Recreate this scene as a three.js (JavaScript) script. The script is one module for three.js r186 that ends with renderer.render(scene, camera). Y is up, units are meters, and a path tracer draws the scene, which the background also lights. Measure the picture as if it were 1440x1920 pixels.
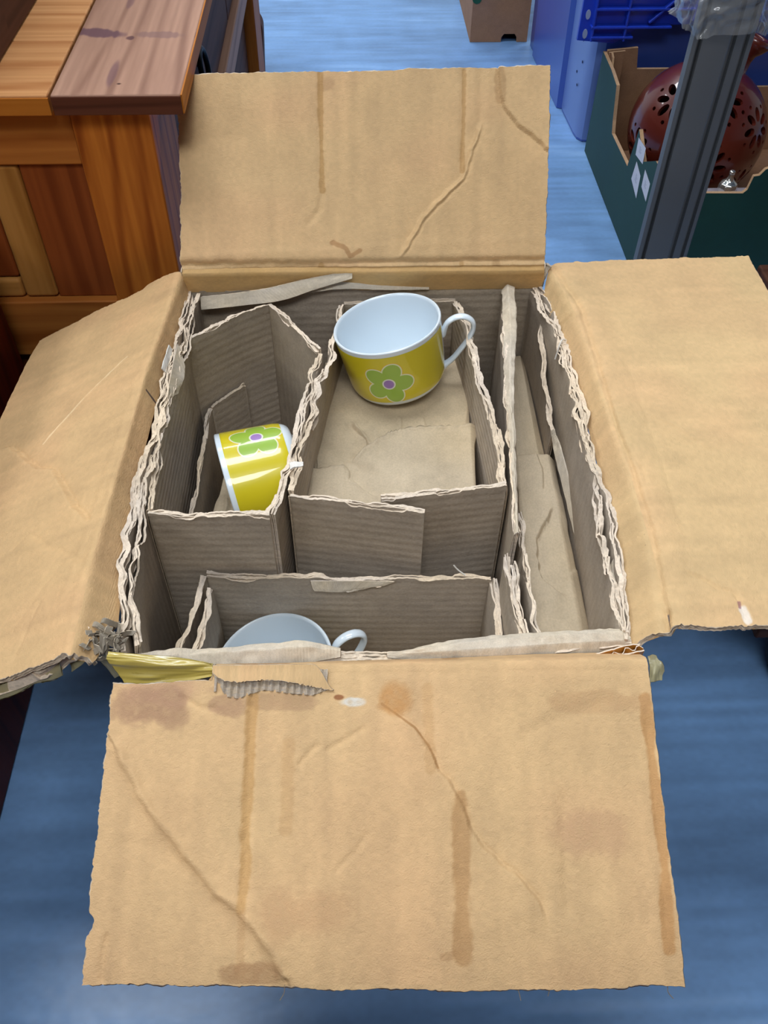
import * as THREE from 'three';
import { RoundedBoxGeometry } from 'three/addons/geometries/RoundedBoxGeometry.js';
import { RectAreaLightUniformsLib } from 'three/addons/lights/RectAreaLightUniformsLib.js';
import { mergeGeometries, mergeVertices, toCreasedNormals } from 'three/addons/utils/BufferGeometryUtils.js';
import { Brush, Evaluator, SUBTRACTION } from 'three-bvh-csg';

// ───────────────────────── camera, light, exposure ─────────────────────────
const scene = new THREE.Scene();
scene.background = new THREE.Color(0x202224);
const camera = new THREE.PerspectiveCamera(60.44, 1440 / 1920, 0.02, 40);
camera.position.set(-0.0115, 0.6969, 0.4257);
camera.up.set(0.022, 0.6564, -0.7541);
camera.lookAt(-0.0115 + 0.0317, 0.6969 - 0.7543, 0.4257 - 0.6557);
scene.add(camera);
const renderer = new THREE.WebGLRenderer({ antialias: true });
renderer.toneMapping = THREE.LinearToneMapping;
renderer.toneMappingExposure = 0.74;
renderer.shadowMap.enabled = true;
RectAreaLightUniformsLib.init();
const LAMP = 15.5, LAMP_COLOR = new THREE.Color(0.95, 0.98, 1.0);   // ceiling panels: radiance, colour
const CEILING = 2.55;
// unseen ceiling light panels, placed to light the flaps, interior and floor, 1.2 m x 0.6 m: [centre x, centre z, where]
const PANELS = [[-0.42, -0.43, 'above the opened carton'], [-0.5, -2.5, 'behind the carton, above the far floor'], [0.0, 1.33, 'behind the viewer'], [1.9, -2.5, 'far right, beyond the blue tote'], [-2.7, -0.5, 'to the left, beyond the pine cabinet'], [-2.7, -2.5, 'far left, behind the pine cabinet'], [-2.7, 1.9, 'behind the viewer to the left']];

// ───────────────────────── helpers ─────────────────────────
const V = (x, y, z) => new THREE.Vector3(x, y, z);
const lerp = (a, b, t) => a + (b - a) * t, clamp = (x, a = 0, b = 1) => Math.min(b, Math.max(a, x));
const smooth = (a, b, x) => { const t = clamp((x - a) / (b - a)); return t * t * (3 - 2 * t); };
const gauss = (x) => Math.exp(-x * x);
function rng(seed) { let s = seed >>> 0; return () => { s = (s + 0x6D2B79F5) >>> 0; let t = Math.imul(s ^ (s >>> 15), 1 | s); t = (t + Math.imul(t ^ (t >>> 7), 61 | t)) ^ t; return ((t ^ (t >>> 14)) >>> 0) / 4294967296; }; }
const hash = (x, y, s) => { let h = Math.imul(x | 0, 374761393) ^ Math.imul(y | 0, 668265263) ^ Math.imul(s | 0, 1274126177); h = Math.imul(h ^ (h >>> 13), 1274126177); return ((h ^ (h >>> 16)) >>> 0) / 4294967296; };
function noise(x, y, s = 0, px = 0, py = 0) {           // value noise 0..1; px, py = period in cells
  const xi = Math.floor(x), yi = Math.floor(y), fx = x - xi, fy = y - yi, w = (v, p) => (p ? ((v % p) + p) % p : v);
  const u = fx * fx * (3 - 2 * fx), v = fy * fy * (3 - 2 * fy);
  const a = hash(w(xi, px), w(yi, py), s), b = hash(w(xi + 1, px), w(yi, py), s), c = hash(w(xi, px), w(yi + 1, py), s), d = hash(w(xi + 1, px), w(yi + 1, py), s);
  return lerp(lerp(a, b, u), lerp(c, d, u), v);
}
const fbm = (x, y, s, o = 4) => { let a = 0.5, r = 0, n = 0; for (let i = 0; i < o; i++) { r += a * noise(x, y, s + i); n += a; a *= 0.5; x *= 2.03; y *= 2.03; } return r / n; };
const taken = {};
const numbered = (name) => { const n = taken[name] = (taken[name] ?? -1) + 1; return n ? name + '_' + String(n).padStart(3, '0') : name; };
function shadows(o) { o.castShadow = o.receiveShadow = true; return o; }
function mesh(name, geometry, material, parent, label) {
  const m = shadows(new THREE.Mesh(geometry, material)); m.name = parent === scene ? numbered(name) : name; parent.add(m);
  if (label) m.userData.label = label;
  return m;
}
function tag(o, label, category, group) { o.userData.label = label; o.userData.category = category; if (group) o.userData.group = group; return o; }
function thing(name, label, category, p = [0, 0, 0], group) { const g = new THREE.Group(); g.name = numbered(name); g.position.set(...p); scene.add(g); return tag(g, label, category, group); }
function struct(name, geometry, material) { const m = shadows(new THREE.Mesh(geometry, material)); m.name = name; m.userData.kind = 'structure'; scene.add(m); return m; }

// textures: a pixel function over (u, v) in 0..1 -> [r, g, b] as sRGB bytes, or one grey
function tex(w, h, fn, { srgb = true, repeat } = {}) {
  const d = new Uint8Array(w * h * 4);
  for (let y = 0, k = 0; y < h; y++) for (let x = 0; x < w; x++, k += 4) {
    const c = fn((x + 0.5) / w, (y + 0.5) / h);
    if (typeof c === 'number') d[k] = d[k + 1] = d[k + 2] = clamp(c * 255, 0, 255); else { d[k] = clamp(c[0], 0, 255); d[k + 1] = clamp(c[1], 0, 255); d[k + 2] = clamp(c[2], 0, 255); }
    d[k + 3] = 255;
  }
  const t = new THREE.DataTexture(d, w, h); t.magFilter = THREE.LinearFilter; t.minFilter = THREE.LinearMipmapLinearFilter; t.generateMipmaps = true;
  t.wrapS = t.wrapT = THREE.RepeatWrapping; if (srgb) t.colorSpace = THREE.SRGBColorSpace; if (repeat) t.repeat.set(...repeat); t.needsUpdate = true; return t;
}
function canvasTex(w, h, draw) {
  const c = document.createElement('canvas'); c.width = w; c.height = h; draw(c.getContext('2d'), w, h);
  const t = new THREE.CanvasTexture(c); t.colorSpace = THREE.SRGBColorSpace; t.wrapS = t.wrapT = THREE.RepeatWrapping; t.anisotropy = 8; return t;
}
const mix3 = (a, b, t) => [lerp(a[0], b[0], t), lerp(a[1], b[1], t), lerp(a[2], b[2], t)];
// paper grain: tile of fibres and specks, 0.25 m wide
function paper(base, seed, contrast = 1, fluteDir = 0) {
  const N = 512, fib = new Float32Array(N * N), r = rng(seed);
  for (let i = 0; i < 2600; i++) {                      // short fibres
    let x = r() * N, y = r() * N, a = r() * 6.283; const L = 3 + r() * 9, s = (r() < 0.6 ? -1 : 1) * (0.25 + r() * 0.5);
    for (let k = 0; k < L; k++) { fib[((y | 0) & (N - 1)) * N + ((x | 0) & (N - 1))] += s; x += Math.cos(a); y += Math.sin(a); a += (r() - 0.5) * 0.3; }
  }
  for (let i = 0; i < 70; i++) { const x = r() * N | 0, y = r() * N | 0, s = -(1.5 + r() * 2.2); fib[y * N + x] += s; if (r() < 0.6) fib[y * N + ((x + 1) & (N - 1))] += s * 0.8; if (r() < 0.3) fib[((y + 1) & (N - 1)) * N + x] += s * 0.7; }
  return tex(N, N, (u, v) => {
    const x = u * N | 0, y = v * N | 0, f = fib[y * N + x];
    const m = (noise(u * 8, v * 8, seed, 8, 8) - 0.5) * 0.05 + (noise(u * 32, v * 32, seed + 1, 32, 32) - 0.5) * 0.06 + (noise(u * 256, v * 256, seed + 2, 256, 256) - 0.5) * 0.07 + f * 0.055;
    const g = 1 + m * contrast, tint = (noise(u * 5, v * 5, seed + 3, 5, 5) - 0.5) * 8 * contrast;
    return [base[0] * g + tint * 0.5, base[1] * g, base[2] * g - tint];
  }, { repeat: [4, 4] });
}
// bump: corrugation showing through the liner (lines along u when dir = 0, along v when dir = 1) and fibre roughness
function fluteBump(seed, dir, lines = 36, amount = 0.35) {
  return tex(512, 512, (u, v) => {
    const p = dir ? u : v, q = dir ? v : u;
    return clamp(0.5 + amount * 0.5 * Math.sin(p * lines * 6.28318 + 1.2 * noise(q * 5, p * 6, seed, 5, 6)) * (0.35 + noise(q * 6, p * 9, seed + 1, 6, 9)) + (noise(u * 200, v * 200, seed + 2, 200, 200) - 0.5) * 0.22 + (noise(u * 24, v * 24, seed + 3, 24, 24) - 0.5) * 0.35);
  }, { srgb: false, repeat: [4, 4] });
}
const std = (o) => new THREE.MeshStandardMaterial({ roughness: 0.9, side: THREE.DoubleSide, ...o });
const phys = (o) => new THREE.MeshPhysicalMaterial({ roughness: 0.4, side: THREE.DoubleSide, ...o });

// ───────────────────────── materials ─────────────────────────
const bumpAcross = fluteBump(11, 0), bumpUp = fluteBump(23, 1);
const greyMap = paper([172, 158, 141], 5, 1.1), edgeMap = paper([218, 201, 180], 9, 1.8), wrapMap = paper([190, 172, 144], 13, 1.0);
const M = {
  greyAcross: std({ map: greyMap, bumpMap: bumpAcross, bumpScale: 0.0007, roughness: 0.85 }),
  greyUp: std({ map: greyMap, bumpMap: bumpUp, bumpScale: 0.0005, roughness: 0.85 }),
  edge: std({ map: edgeMap, bumpMap: bumpUp, bumpScale: 0.0006 }),
  pale: std({ map: paper([205, 192, 172], 19, 1.2), bumpMap: bumpUp, bumpScale: 0.0003 }),
  wrap: std({ map: wrapMap, bumpMap: bumpUp, bumpScale: 0.0002, roughness: 0.8 }),
  kraft: std({ map: paper([203, 164, 108], 31, 0.8), roughness: 0.85 }),
  white: std({ color: 0xe6e2da, roughness: 0.9 }),
  porcelain: phys({ color: new THREE.Color(0.74, 0.83, 0.90), roughness: 0.22, clearcoat: 0.6, clearcoatRoughness: 0.06 }),
  tape: phys({ color: new THREE.Color(0.52, 0.40, 0.09), roughness: 0.28, clearcoat: 1, clearcoatRoughness: 0.12, side: THREE.DoubleSide }),
  orangeTape: phys({ color: new THREE.Color(0.50, 0.22, 0.03), roughness: 0.35, clearcoat: 0.8, clearcoatRoughness: 0.15 }),
  film: phys({ color: new THREE.Color(0.9, 0.92, 0.94), roughness: 0.10, transmission: 0.86, thickness: 0, ior: 1.5, side: THREE.DoubleSide }),
  tapeFilm: phys({ color: new THREE.Color(0.72, 0.66, 0.42), roughness: 0.25, transmission: 0.6, thickness: 0, ior: 1.5, side: THREE.DoubleSide }),
};

// ───────────────────────── room ─────────────────────────
const floorMap = tex(1024, 1024, (u, v) => {
  const a = noise(u * 6, v * 40, 3, 6, 40), b = noise(u * 14, v * 120, 4, 14, 120), c = noise(u * 5, v * 7, 5, 5, 7), d = noise(u * 200, v * 300, 6, 200, 300), e = noise(u * 40, v * 16, 8, 40, 16);
  const g = 0.83 + 0.12 * a + 0.12 * b + 0.12 * c + 0.04 * d + 0.06 * e;
  const pale = smooth(0.66, 0.9, a * 0.5 + b * 0.3 + c * 0.3) * 0.25;
  return mix3([109 * g, 147 * g, 193 * g], [166, 192, 220], pale);
}, { repeat: [1 / 0.9, 1 / 0.9] });
const floorBump = tex(512, 512, (u, v) => 0.5 + 0.5 * (noise(u * 9, v * 60, 7, 9, 60) - 0.5) + 0.3 * (noise(u * 90, v * 120, 8, 90, 120) - 0.5), { srgb: false, repeat: [1 / 0.7, 1 / 0.7] });
function uvBox(w, h, d) { const g = new THREE.BoxGeometry(w, h, d), p = g.attributes.position, n = g.attributes.normal, uv = g.attributes.uv; for (let i = 0; i < p.count; i++) { const ax = Math.abs(n.getX(i)), ay = Math.abs(n.getY(i)); uv.setXY(i, ax > 0.5 ? p.getZ(i) : p.getX(i), ay > 0.5 ? -p.getZ(i) : p.getY(i)); } return g; }
struct('floor', uvBox(8, 0.1, 8), std({ map: floorMap, bumpMap: floorBump, bumpScale: 0.0006, roughness: 0.36 })).position.set(0, -0.05, -0.5);
const wallM = std({ color: 0xa8a49c, roughness: 0.95 });
struct('ceiling', uvBox(8.4, 0.1, 8.4), std({ color: 0xb0aea8, roughness: 0.95 })).position.set(0, CEILING + 0.1, -0.5);  // out of view; grey to weaken bounce light in the shadows
struct('wall_left', uvBox(0.2, CEILING + 0.05, 8), wallM).position.set(-4.1, (CEILING + 0.05) / 2, -0.5);
struct('wall_right', uvBox(0.2, CEILING + 0.05, 8), wallM).position.set(4.1, (CEILING + 0.05) / 2, -0.5);
struct('wall_back', uvBox(8.4, CEILING + 0.05, 0.2), std({ color: 0xe2e0da, roughness: 0.95 })).position.set(0, (CEILING + 0.05) / 2, -4.6);  // out of view; pale so its reflection brightens the far floor
struct('wall_front', uvBox(8.4, CEILING + 0.05, 0.2), std({ color: 0x5c5a56, roughness: 0.95 })).position.set(0, (CEILING + 0.05) / 2, 3.6);  // out of view; dark to keep bounce light off the near floor
for (const [x, z, where] of PANELS) {
  const t = thing('unseen_ceiling_light', 'unseen oblong white light panel in the ceiling ' + where, 'light', [x, CEILING, z], 'unseen ceiling light panels');
  mesh('frame', new RoundedBoxGeometry(1.24, 0.05, 0.64, 2, 0.008).translate(0, 0.016, 0), std({ color: 0xe8e8e4, roughness: 0.5 }), t);
  mesh('diffuser', new RoundedBoxGeometry(1.2, 0.012, 0.6, 2, 0.004).translate(0, -0.012, 0), std({ color: 0xffffff, emissive: LAMP_COLOR, emissiveIntensity: 3 }), t);
  const l = new THREE.RectAreaLight(LAMP_COLOR, LAMP, 1.2, 0.6); l.position.set(x, CEILING - 0.022, z); l.lookAt(x, 0, z); l.castShadow = true; l.name = 'unseen_panel_lamp'; scene.add(l);
}

// ───────────────────────── sheet builders ─────────────────────────
function geo(pos, uv, groups) {
  const g = new THREE.BufferGeometry(); g.setAttribute('position', new THREE.Float32BufferAttribute(pos, 3)); g.setAttribute('uv', new THREE.Float32BufferAttribute(uv, 2));
  const idx = []; groups.forEach((gr, i) => { g.addGroup(idx.length, gr.length, i); for (const k of gr) idx.push(k); });
  g.setIndex(idx); g.computeVertexNormals(); return g;
}
// an upright piece of corrugated board along a plan path of [x, z, top]; three plies with a torn top edge
function board(path, { T = 0.0042, bottom = 0.004, jit = 0.0018, wob = 0.0011, seed = 1, lean = [0, 0], flute = 0.0065, curve = false, step = 0.0016, wave = false, height = 0 } = {}) {
  const pts = [], v3 = path.map((p) => V(p[0], p[2], p[1]));
  let total = 0;
  if (curve) { const c = new THREE.CatmullRomCurve3(v3, false, 'centripetal'), L = c.getLength(), n = Math.ceil(L / step); for (let i = 0; i <= n; i++) pts.push(c.getPointAt(i / n)); }
  else for (let i = 0; i + 1 < v3.length; i++) { const n = Math.max(1, Math.ceil(v3[i].distanceTo(v3[i + 1]) / step)); for (let k = i ? 1 : 0; k <= n; k++) pts.push(v3[i].clone().lerp(v3[i + 1], k / n)); }
  const n = pts.length, S = [0]; for (let i = 1; i < n; i++) { total += Math.hypot(pts[i].x - pts[i - 1].x, pts[i].z - pts[i - 1].z); S.push(total); }
  const nrm = pts.map((p, i) => { const a = pts[Math.max(0, i - 2)], b = pts[Math.min(n - 1, i + 2)], dx = b.x - a.x, dz = b.z - a.z, l = Math.hypot(dx, dz) || 1; return [dz / l, -dx / l]; });
  const pos = [], uv = [], face = [], top = [], rows = [0, 0.0012, 0.003, 0.006, 0.012, 0.03, 0.08, 9], r = rng(seed * 77 + 3);
  const plies = wave ? [[-1, 0.0004], [0, 0.0003], [1, 0.0004]] : [[-1, 0.0005], [-0.36, T * 0.10], [0.36, T * 0.10], [1, 0.0005]], cs = seed * 13 + 5;
  const Wc = (s) => wob * ((noise(s * 95, 7, cs) - 0.5) * 1.5 + (noise(s * 30, 9, cs + 1) - 0.5) * 2.4);
  for (const [side, h] of plies) {
    const sd = seed * 13 + Math.round(side * 7) + 50, inner = Math.abs(side) < 0.9, off = side * (T / 2 - h), ph = r() * 6;
    const J = (s) => jit * (fbm(s * 90, sd, sd, 3) - 0.62) * 2 - (inner ? 0.0005 : 0) - jit * 1.6 * smooth(0.62, 0.72, noise(s * 45, 3, sd + 2)) * (inner ? 0.3 : 1) - jit * 0.5 * noise(s * 700, 1, sd);
    const Wb = (s) => Wc(s) + wob * 0.42 * ((noise(s * 150, 7, sd) - 0.5) * 1.6 + (noise(s * 45, 9, sd + 1) - 0.5) * 1.6) + (noise(s * 420, 4, sd) - 0.5) * 0.0004;
    const base = pos.length / 3, R = rows.length;
    for (let i = 0; i < n; i++) {
      const p = pts[i], s = S[i], j = J(s), w = Wb(s), fat = wave ? 0 : (0.0001 + 0.0009 * smooth(0.42, 0.8, noise(s * 75, 5, sd + 3))) * (T / 0.004), f = side === 0 ? (wave ? (T / 2 - 0.0011) * Math.sin(s / flute * 6.2832 + ph + 1.5 * noise(s * 40, 2, sd)) : 0) : 0;
      for (const e of [-1, 1]) for (let k = 0; k < R; k++) {
        const low = height ? p.y - height : bottom, y = Math.max(low, k === R - 1 ? low : p.y + j - rows[k]), lat = off + f + w * Math.exp(-rows[k] / 0.005) + e * (h + fat * Math.exp(-rows[k] / 0.0035)), d = p.y - y;
        pos.push(p.x + nrm[i][0] * lat + lean[0] * d, y, p.z + nrm[i][1] * lat + lean[1] * d); uv.push(s, y);
      }
      for (const e of [-1, 1]) { const q = base + i * (2 * R + 2) + (e < 0 ? 0 : R); pos.push(pos[q * 3], pos[q * 3 + 1], pos[q * 3 + 2]); uv.push(s, p.y + e * 0.002 + side * 0.01); }
    }
    const st = 2 * R + 2;
    for (let i = 0; i + 1 < n; i++) {
      const a = base + i * st, b = a + st;
      for (let k = 0; k + 1 < R; k++) { face.push(a + k, b + k, a + k + 1, b + k, b + k + 1, a + k + 1); face.push(a + R + k, a + R + k + 1, b + R + k, b + R + k, a + R + k + 1, b + R + k + 1); }
      top.push(a + 2 * R, a + 2 * R + 1, b + 2 * R, b + 2 * R, a + 2 * R + 1, b + 2 * R + 1);
    }
    for (const i of [0, n - 1]) { const a = base + i * st; for (let k = 0; k + 1 < R; k++) top.push(a + k, a + k + 1, a + R + k, a + R + k, a + k + 1, a + R + k + 1); }
  }
  return geo(pos, uv, [face, top]);
}
// a creased surface patch: P(u, v) -> point, displaced by h(u, v) along its normal, thickness t below; uv = 0..1
function sheet(P, { nu = 200, nv = 120, t = 0.004, h = () => 0, eU = (v) => [0, 1], eV = (u) => [0, 1], rag = 0.0006, seed = 1, uvScale = [1, 1], lowV = null }) {
  const pos = [], uv = [], topI = [], edgeI = [], botI = [], e = 0.002, a = V(), b = V(), N = V();
  const grid = (i, j) => { let u = i / nu, v = j / nv; const [v0, v1] = eV(u), [u0, u1] = eU(v); const uu = lerp(u0, u1, u), vv = lerp(v0, v1, v); return [uu, lowV ? Math.max(vv, lowV(uu)) : vv]; };
  const tops = [], norms = [];
  for (let j = 0; j <= nv; j++) for (let i = 0; i <= nu; i++) {
    const [u, v] = grid(i, j), p = P(u, v); a.subVectors(P(u + e, v), P(u - e, v)); b.subVectors(P(u, v + e), P(u, v - e)); N.crossVectors(a, b).normalize(); if (N.y < 0) N.negate();
    const q = p.clone().addScaledVector(N, h(u, v));
    pos.push(q.x, q.y, q.z); uv.push(u * uvScale[0], v * uvScale[1]); tops.push(q); norms.push(N.clone());
  }
  const id = (i, j) => j * (nu + 1) + i;
  const up = (() => { const p0 = tops[id(0, 0)], p1 = tops[id(1, 0)], p2 = tops[id(0, 1)]; return p1.clone().sub(p0).cross(p2.clone().sub(p0)).dot(norms[0]) > 0; })();
  const tri = (arr, x, y, z, flip) => { if (up !== !!flip) arr.push(x, y, z); else arr.push(x, z, y); };
  for (let j = 0; j < nv; j++) for (let i = 0; i < nu; i++) { tri(topI, id(i, j), id(i + 1, j), id(i + 1, j + 1)); tri(topI, id(i, j), id(i + 1, j + 1), id(i, j + 1)); }
  const K = 4, bu = Math.ceil(nu / K), bv = Math.ceil(nv / K), b0 = pos.length / 3, gi = (k) => Math.min(nu, k * K), gj = (k) => Math.min(nv, k * K);
  for (let j = 0; j <= bv; j++) for (let i = 0; i <= bu; i++) { const k = id(gi(i), gj(j)), q = tops[k].clone().addScaledVector(norms[k], -t); pos.push(q.x, q.y, q.z); uv.push(uv[k * 2], uv[k * 2 + 1]); }
  const bd = (i, j) => b0 + j * (bu + 1) + i;
  for (let j = 0; j < bv; j++) for (let i = 0; i < bu; i++) { tri(botI, bd(i, j), bd(i + 1, j), bd(i + 1, j + 1), true); tri(botI, bd(i, j), bd(i + 1, j + 1), bd(i, j + 1), true); }
  // torn edge: a ribbon with uneven plies round the border
  const ring = []; for (let i = 0; i < nu; i++) ring.push(id(i, 0)); for (let j = 0; j < nv; j++) ring.push(id(nu, j)); for (let i = nu; i > 0; i--) ring.push(id(i, nv)); for (let j = nv; j > 0; j--) ring.push(id(0, j)); ring.push(ring[0]);
  const c = tops[id(nu >> 1, nv >> 1)], rows = [0, 0.12, 0.3, 0.5, 0.7, 0.88, 1], e0 = pos.length / 3; let s = 0;
  ring.forEach((k, i) => {
    if (i) s += tops[k].distanceTo(tops[ring[i - 1]]);
    const nx = tops[ring[(i + 1) % (ring.length - 1)]], pv = tops[ring[(i - 1 + ring.length - 1) % (ring.length - 1)]], out = nx.clone().sub(pv).cross(norms[k]).normalize(); if (out.dot(tops[k].clone().sub(c)) < 0) out.negate();
    rows.forEach((f, m) => { const inn = m === 0 || m === 6 ? 0 : (m % 2 ? 1 : -1) * rag * (0.4 + 1.2 * noise(s * 400, m * 3, seed)) + (noise(s * 160, m, seed + 5) - 0.5) * rag * 1.6, q = tops[k].clone().addScaledVector(norms[k], -t * f).addScaledVector(out, inn); pos.push(q.x, q.y, q.z); uv.push(s, f * 0.01); });
  });
  for (let i = 0; i + 1 < ring.length; i++) for (let m = 0; m < 6; m++) { const p = e0 + i * 7 + m, q = p + 7; edgeI.push(p, q, q + 1, p, q + 1, p + 1); }
  return geo(pos, uv, [topI, edgeI, botI]);
}
// distance to a polyline in metres, signed by side, with the share along it
function near(pl, x, y) {
  let best = 1e9, sg = 1, at = 0, acc = 0;
  for (let i = 0; i + 1 < pl.length; i++) {
    const [ax, ay] = pl[i], [bx, by] = pl[i + 1], dx = bx - ax, dy = by - ay, L = Math.hypot(dx, dy), t = clamp(((x - ax) * dx + (y - ay) * dy) / (L * L)), ex = x - ax - dx * t, ey = y - ay - dy * t, d = Math.hypot(ex, ey);
    if (d < best) { best = d; sg = dx * ey - dy * ex > 0 ? 1 : -1; at = acc + t * L; } acc += L;
  }
  return [best, sg, acc ? at / acc : 0];
}
// crease list: { p: [[u, v]...], w: width m, d: depth m (minus = groove), step: height difference across m }
function relief(W, L, creases, seed, warp = 0.0011, ripple = 0.00006, pitch = 0.0077) {
  const cs = creases.map((c) => ({ ...c, q: c.p.map(([u, v]) => [u * W, v * L]) })).map((c) => ({ ...c, bb: c.q.reduce((b, [x, y]) => [Math.min(b[0], x), Math.min(b[1], y), Math.max(b[2], x), Math.max(b[3], y)], [9, 9, -9, -9]) }));
  return (u, v) => {
    const x = u * W, y = v * L;
    let h = warp * (fbm(x * 13, y * 13, seed, 2) - 0.5) * 2 + warp * 0.22 * (noise(x * 75, y * 75, seed + 4) - 0.5) + warp * 0.07 * (noise(x * 260, y * 200, seed + 6) - 0.5) + ripple * Math.sin(x / pitch * 6.2832) * (0.3 + 1.2 * noise(x * 20, y * 20, seed + 5));
    for (const c of cs) {
      const m = 4 * c.w + 0.02 + (c.step ? 0.03 : 0); if (x < c.bb[0] - m || x > c.bb[2] + m || y < c.bb[1] - m || y > c.bb[3] + m) continue;
      const wx = x + (noise(x * 180, y * 180, seed + 8) - 0.5) * 0.0016, wy = y + (noise(x * 180, y * 180, seed + 9) - 0.5) * 0.0016;
      const [d, sg, t] = near(c.q, wx, wy), fade = smooth(0, 0.12, t + (c.open0 ? 1 : 0)) * smooth(0, 0.12, 1 - t + (c.open1 ? 1 : 0));
      h += fade * (c.d * gauss(d / c.w) + (c.step ? c.step * sg * Math.exp(-d / 0.022) * smooth(0, c.w * 0.6, d) : 0) + (c.lip ? c.lip * gauss((d * sg - c.w * 1.5) / (c.w * 0.9)) : 0));
    }
    return h;
  };
}

// ───────────────────────── the opened carton ─────────────────────────
const RIM = 0.289;
// kraft liner of one flap, W x L metres: fibres, specks, soiled patches and glue lines of its own
function flapMap(W, L, seed, base, marks) {
  const w = 1120, h = Math.round(1120 * L / W), fib = new Float32Array(w * h), r = rng(seed);
  for (let i = 0; i < 5200; i++) { let x = r() * w, y = r() * h, a = r() * 6.283; const n = 3 + r() * 8, s = (r() < 0.65 ? -1 : 1) * (0.15 + r() * 0.4); for (let k = 0; k < n; k++) { const q = (clamp(y | 0, 0, h - 1)) * w + clamp(x | 0, 0, w - 1); fib[q] += s; x += Math.cos(a); y += Math.sin(a); a += (r() - 0.5) * 0.4; } }
  for (let i = 0; i < 130; i++) { const x = 2 + r() * (w - 5) | 0, y = 2 + r() * (h - 5) | 0, s = (r() < 0.88 ? -1 : 1.4) * (1.6 + r() * 2.6), n = 1 + (r() * 3 | 0); for (let k = 0; k < n; k++) { fib[(y + (k >> 1)) * w + x + (k & 1) + (r() < 0.3 ? 1 : 0)] += s; } }
  const ms = marks.map((m) => ({ ...m, q: m.p && m.p.map(([u, v]) => [u * W, v * L]) }));
  return tex(w, h, (u, v) => {
    const x = u * W, y = v * L, f = fib[Math.min(h - 1, v * h | 0) * w + Math.min(w - 1, u * w | 0)];
    const n1 = noise(x * 26, y * 26, seed + 1), n2 = noise(x * 90, y * 60, seed + 2), n3 = noise(x * 420, y * 420, seed + 3), n4 = noise(x * 160, y * 9, seed + 4);
    let c = base, g = 1 + (n1 - 0.5) * 0.05 + (n2 - 0.5) * 0.05 + (n3 - 0.5) * 0.045 + (n4 - 0.5) * 0.05 + f * 0.045;
    c = mix3(c, [c[0] * 0.985, c[1] * 0.965, c[2] * 0.97], clamp((n1 - 0.4) * 1.8));
    for (const m of ms) {
      let a = 0;
      if (m.q) { const [d] = near(m.q, x, y); if (d < m.w * 2.2) a = smooth(m.w * (1 + (m.soft ?? 0.35)), m.w * (1 - (m.soft ?? 0.35)), d + (n2 - 0.5) * m.w * 0.9 + (n3 - 0.5) * m.w * 0.4); }
      else { const dx = (x - m.c[0] * W) / m.r[0], dy = (y - m.c[1] * L) / m.r[1], d = Math.hypot(dx, dy) + (n2 - 0.5) * 0.7 + (n1 - 0.5) * 0.5 + (n3 - 0.5) * 0.25; a = smooth(1.0, 0.55, d) * (0.55 + 0.9 * n2 * n3 + 0.3 * n3); }
      c = mix3(c, m.k, clamp(a) * m.a);
    }
    return [c[0] * g, c[1] * g, c[2] * g];
  });
}
const carton = thing('cardboard_box', 'opened brown cardboard carton on the blue floor, its four flaps folded outwards', 'cardboard box', [0, 0, 0]);
const fibre = tex(512, 512, (u, v) => 0.5 + 0.5 * (noise(u * 190, v * 190, 4, 190, 190) - 0.5) + 0.4 * (noise(u * 60, v * 60, 5, 60, 60) - 0.5), { srgb: false, repeat: [3, 2] });
function flap({ P0, P1, P2, W, L, vs, seed, base, creases, marks = [], eU, eV, nu = 250, nv = 150, h2, warp, ripple, lowV }) {
  const rel = relief(W, L, creases, seed, warp, ripple);
  const P = (u, v) => { const k = 0.035, a = v >= k ? v : v <= -k ? 0 : (v + k) ** 2 / (4 * k), b = v - a, p0 = P0(u), p1 = P1(u), p2 = P2(u); return p1.clone().addScaledVector(p2.sub(p1), a).addScaledVector(p0.sub(p1), -b / vs); };
  const g = sheet(P, { nu, nv, t: 0.0038, h: (u, v) => rel(u, v) + (h2 ? h2(u, v) : 0), eU, eV, seed, lowV, rag: 0.0004 });
  const top = std({ map: flapMap(W, L, seed, base, marks), bumpMap: fibre, bumpScale: 0.00025, roughness: 0.82 });
  return mesh('flap', g, [top, M.edge, M.kraft], carton);
}
const KRAFT = [208, 173, 126], rg = (s, f, a) => (x) => (noise(x * f * 0.45, 3, s) - 0.5) * a * 0.7 + (noise(x * f * 4.3, 5, s + 1) - 0.5) * a * 0.3 + 0.6 * a * smooth(0.72, 0.85, noise(x * f * 1.7, 8, s + 2)) * (noise(x * 9, 1, s) - 0.6);
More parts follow.
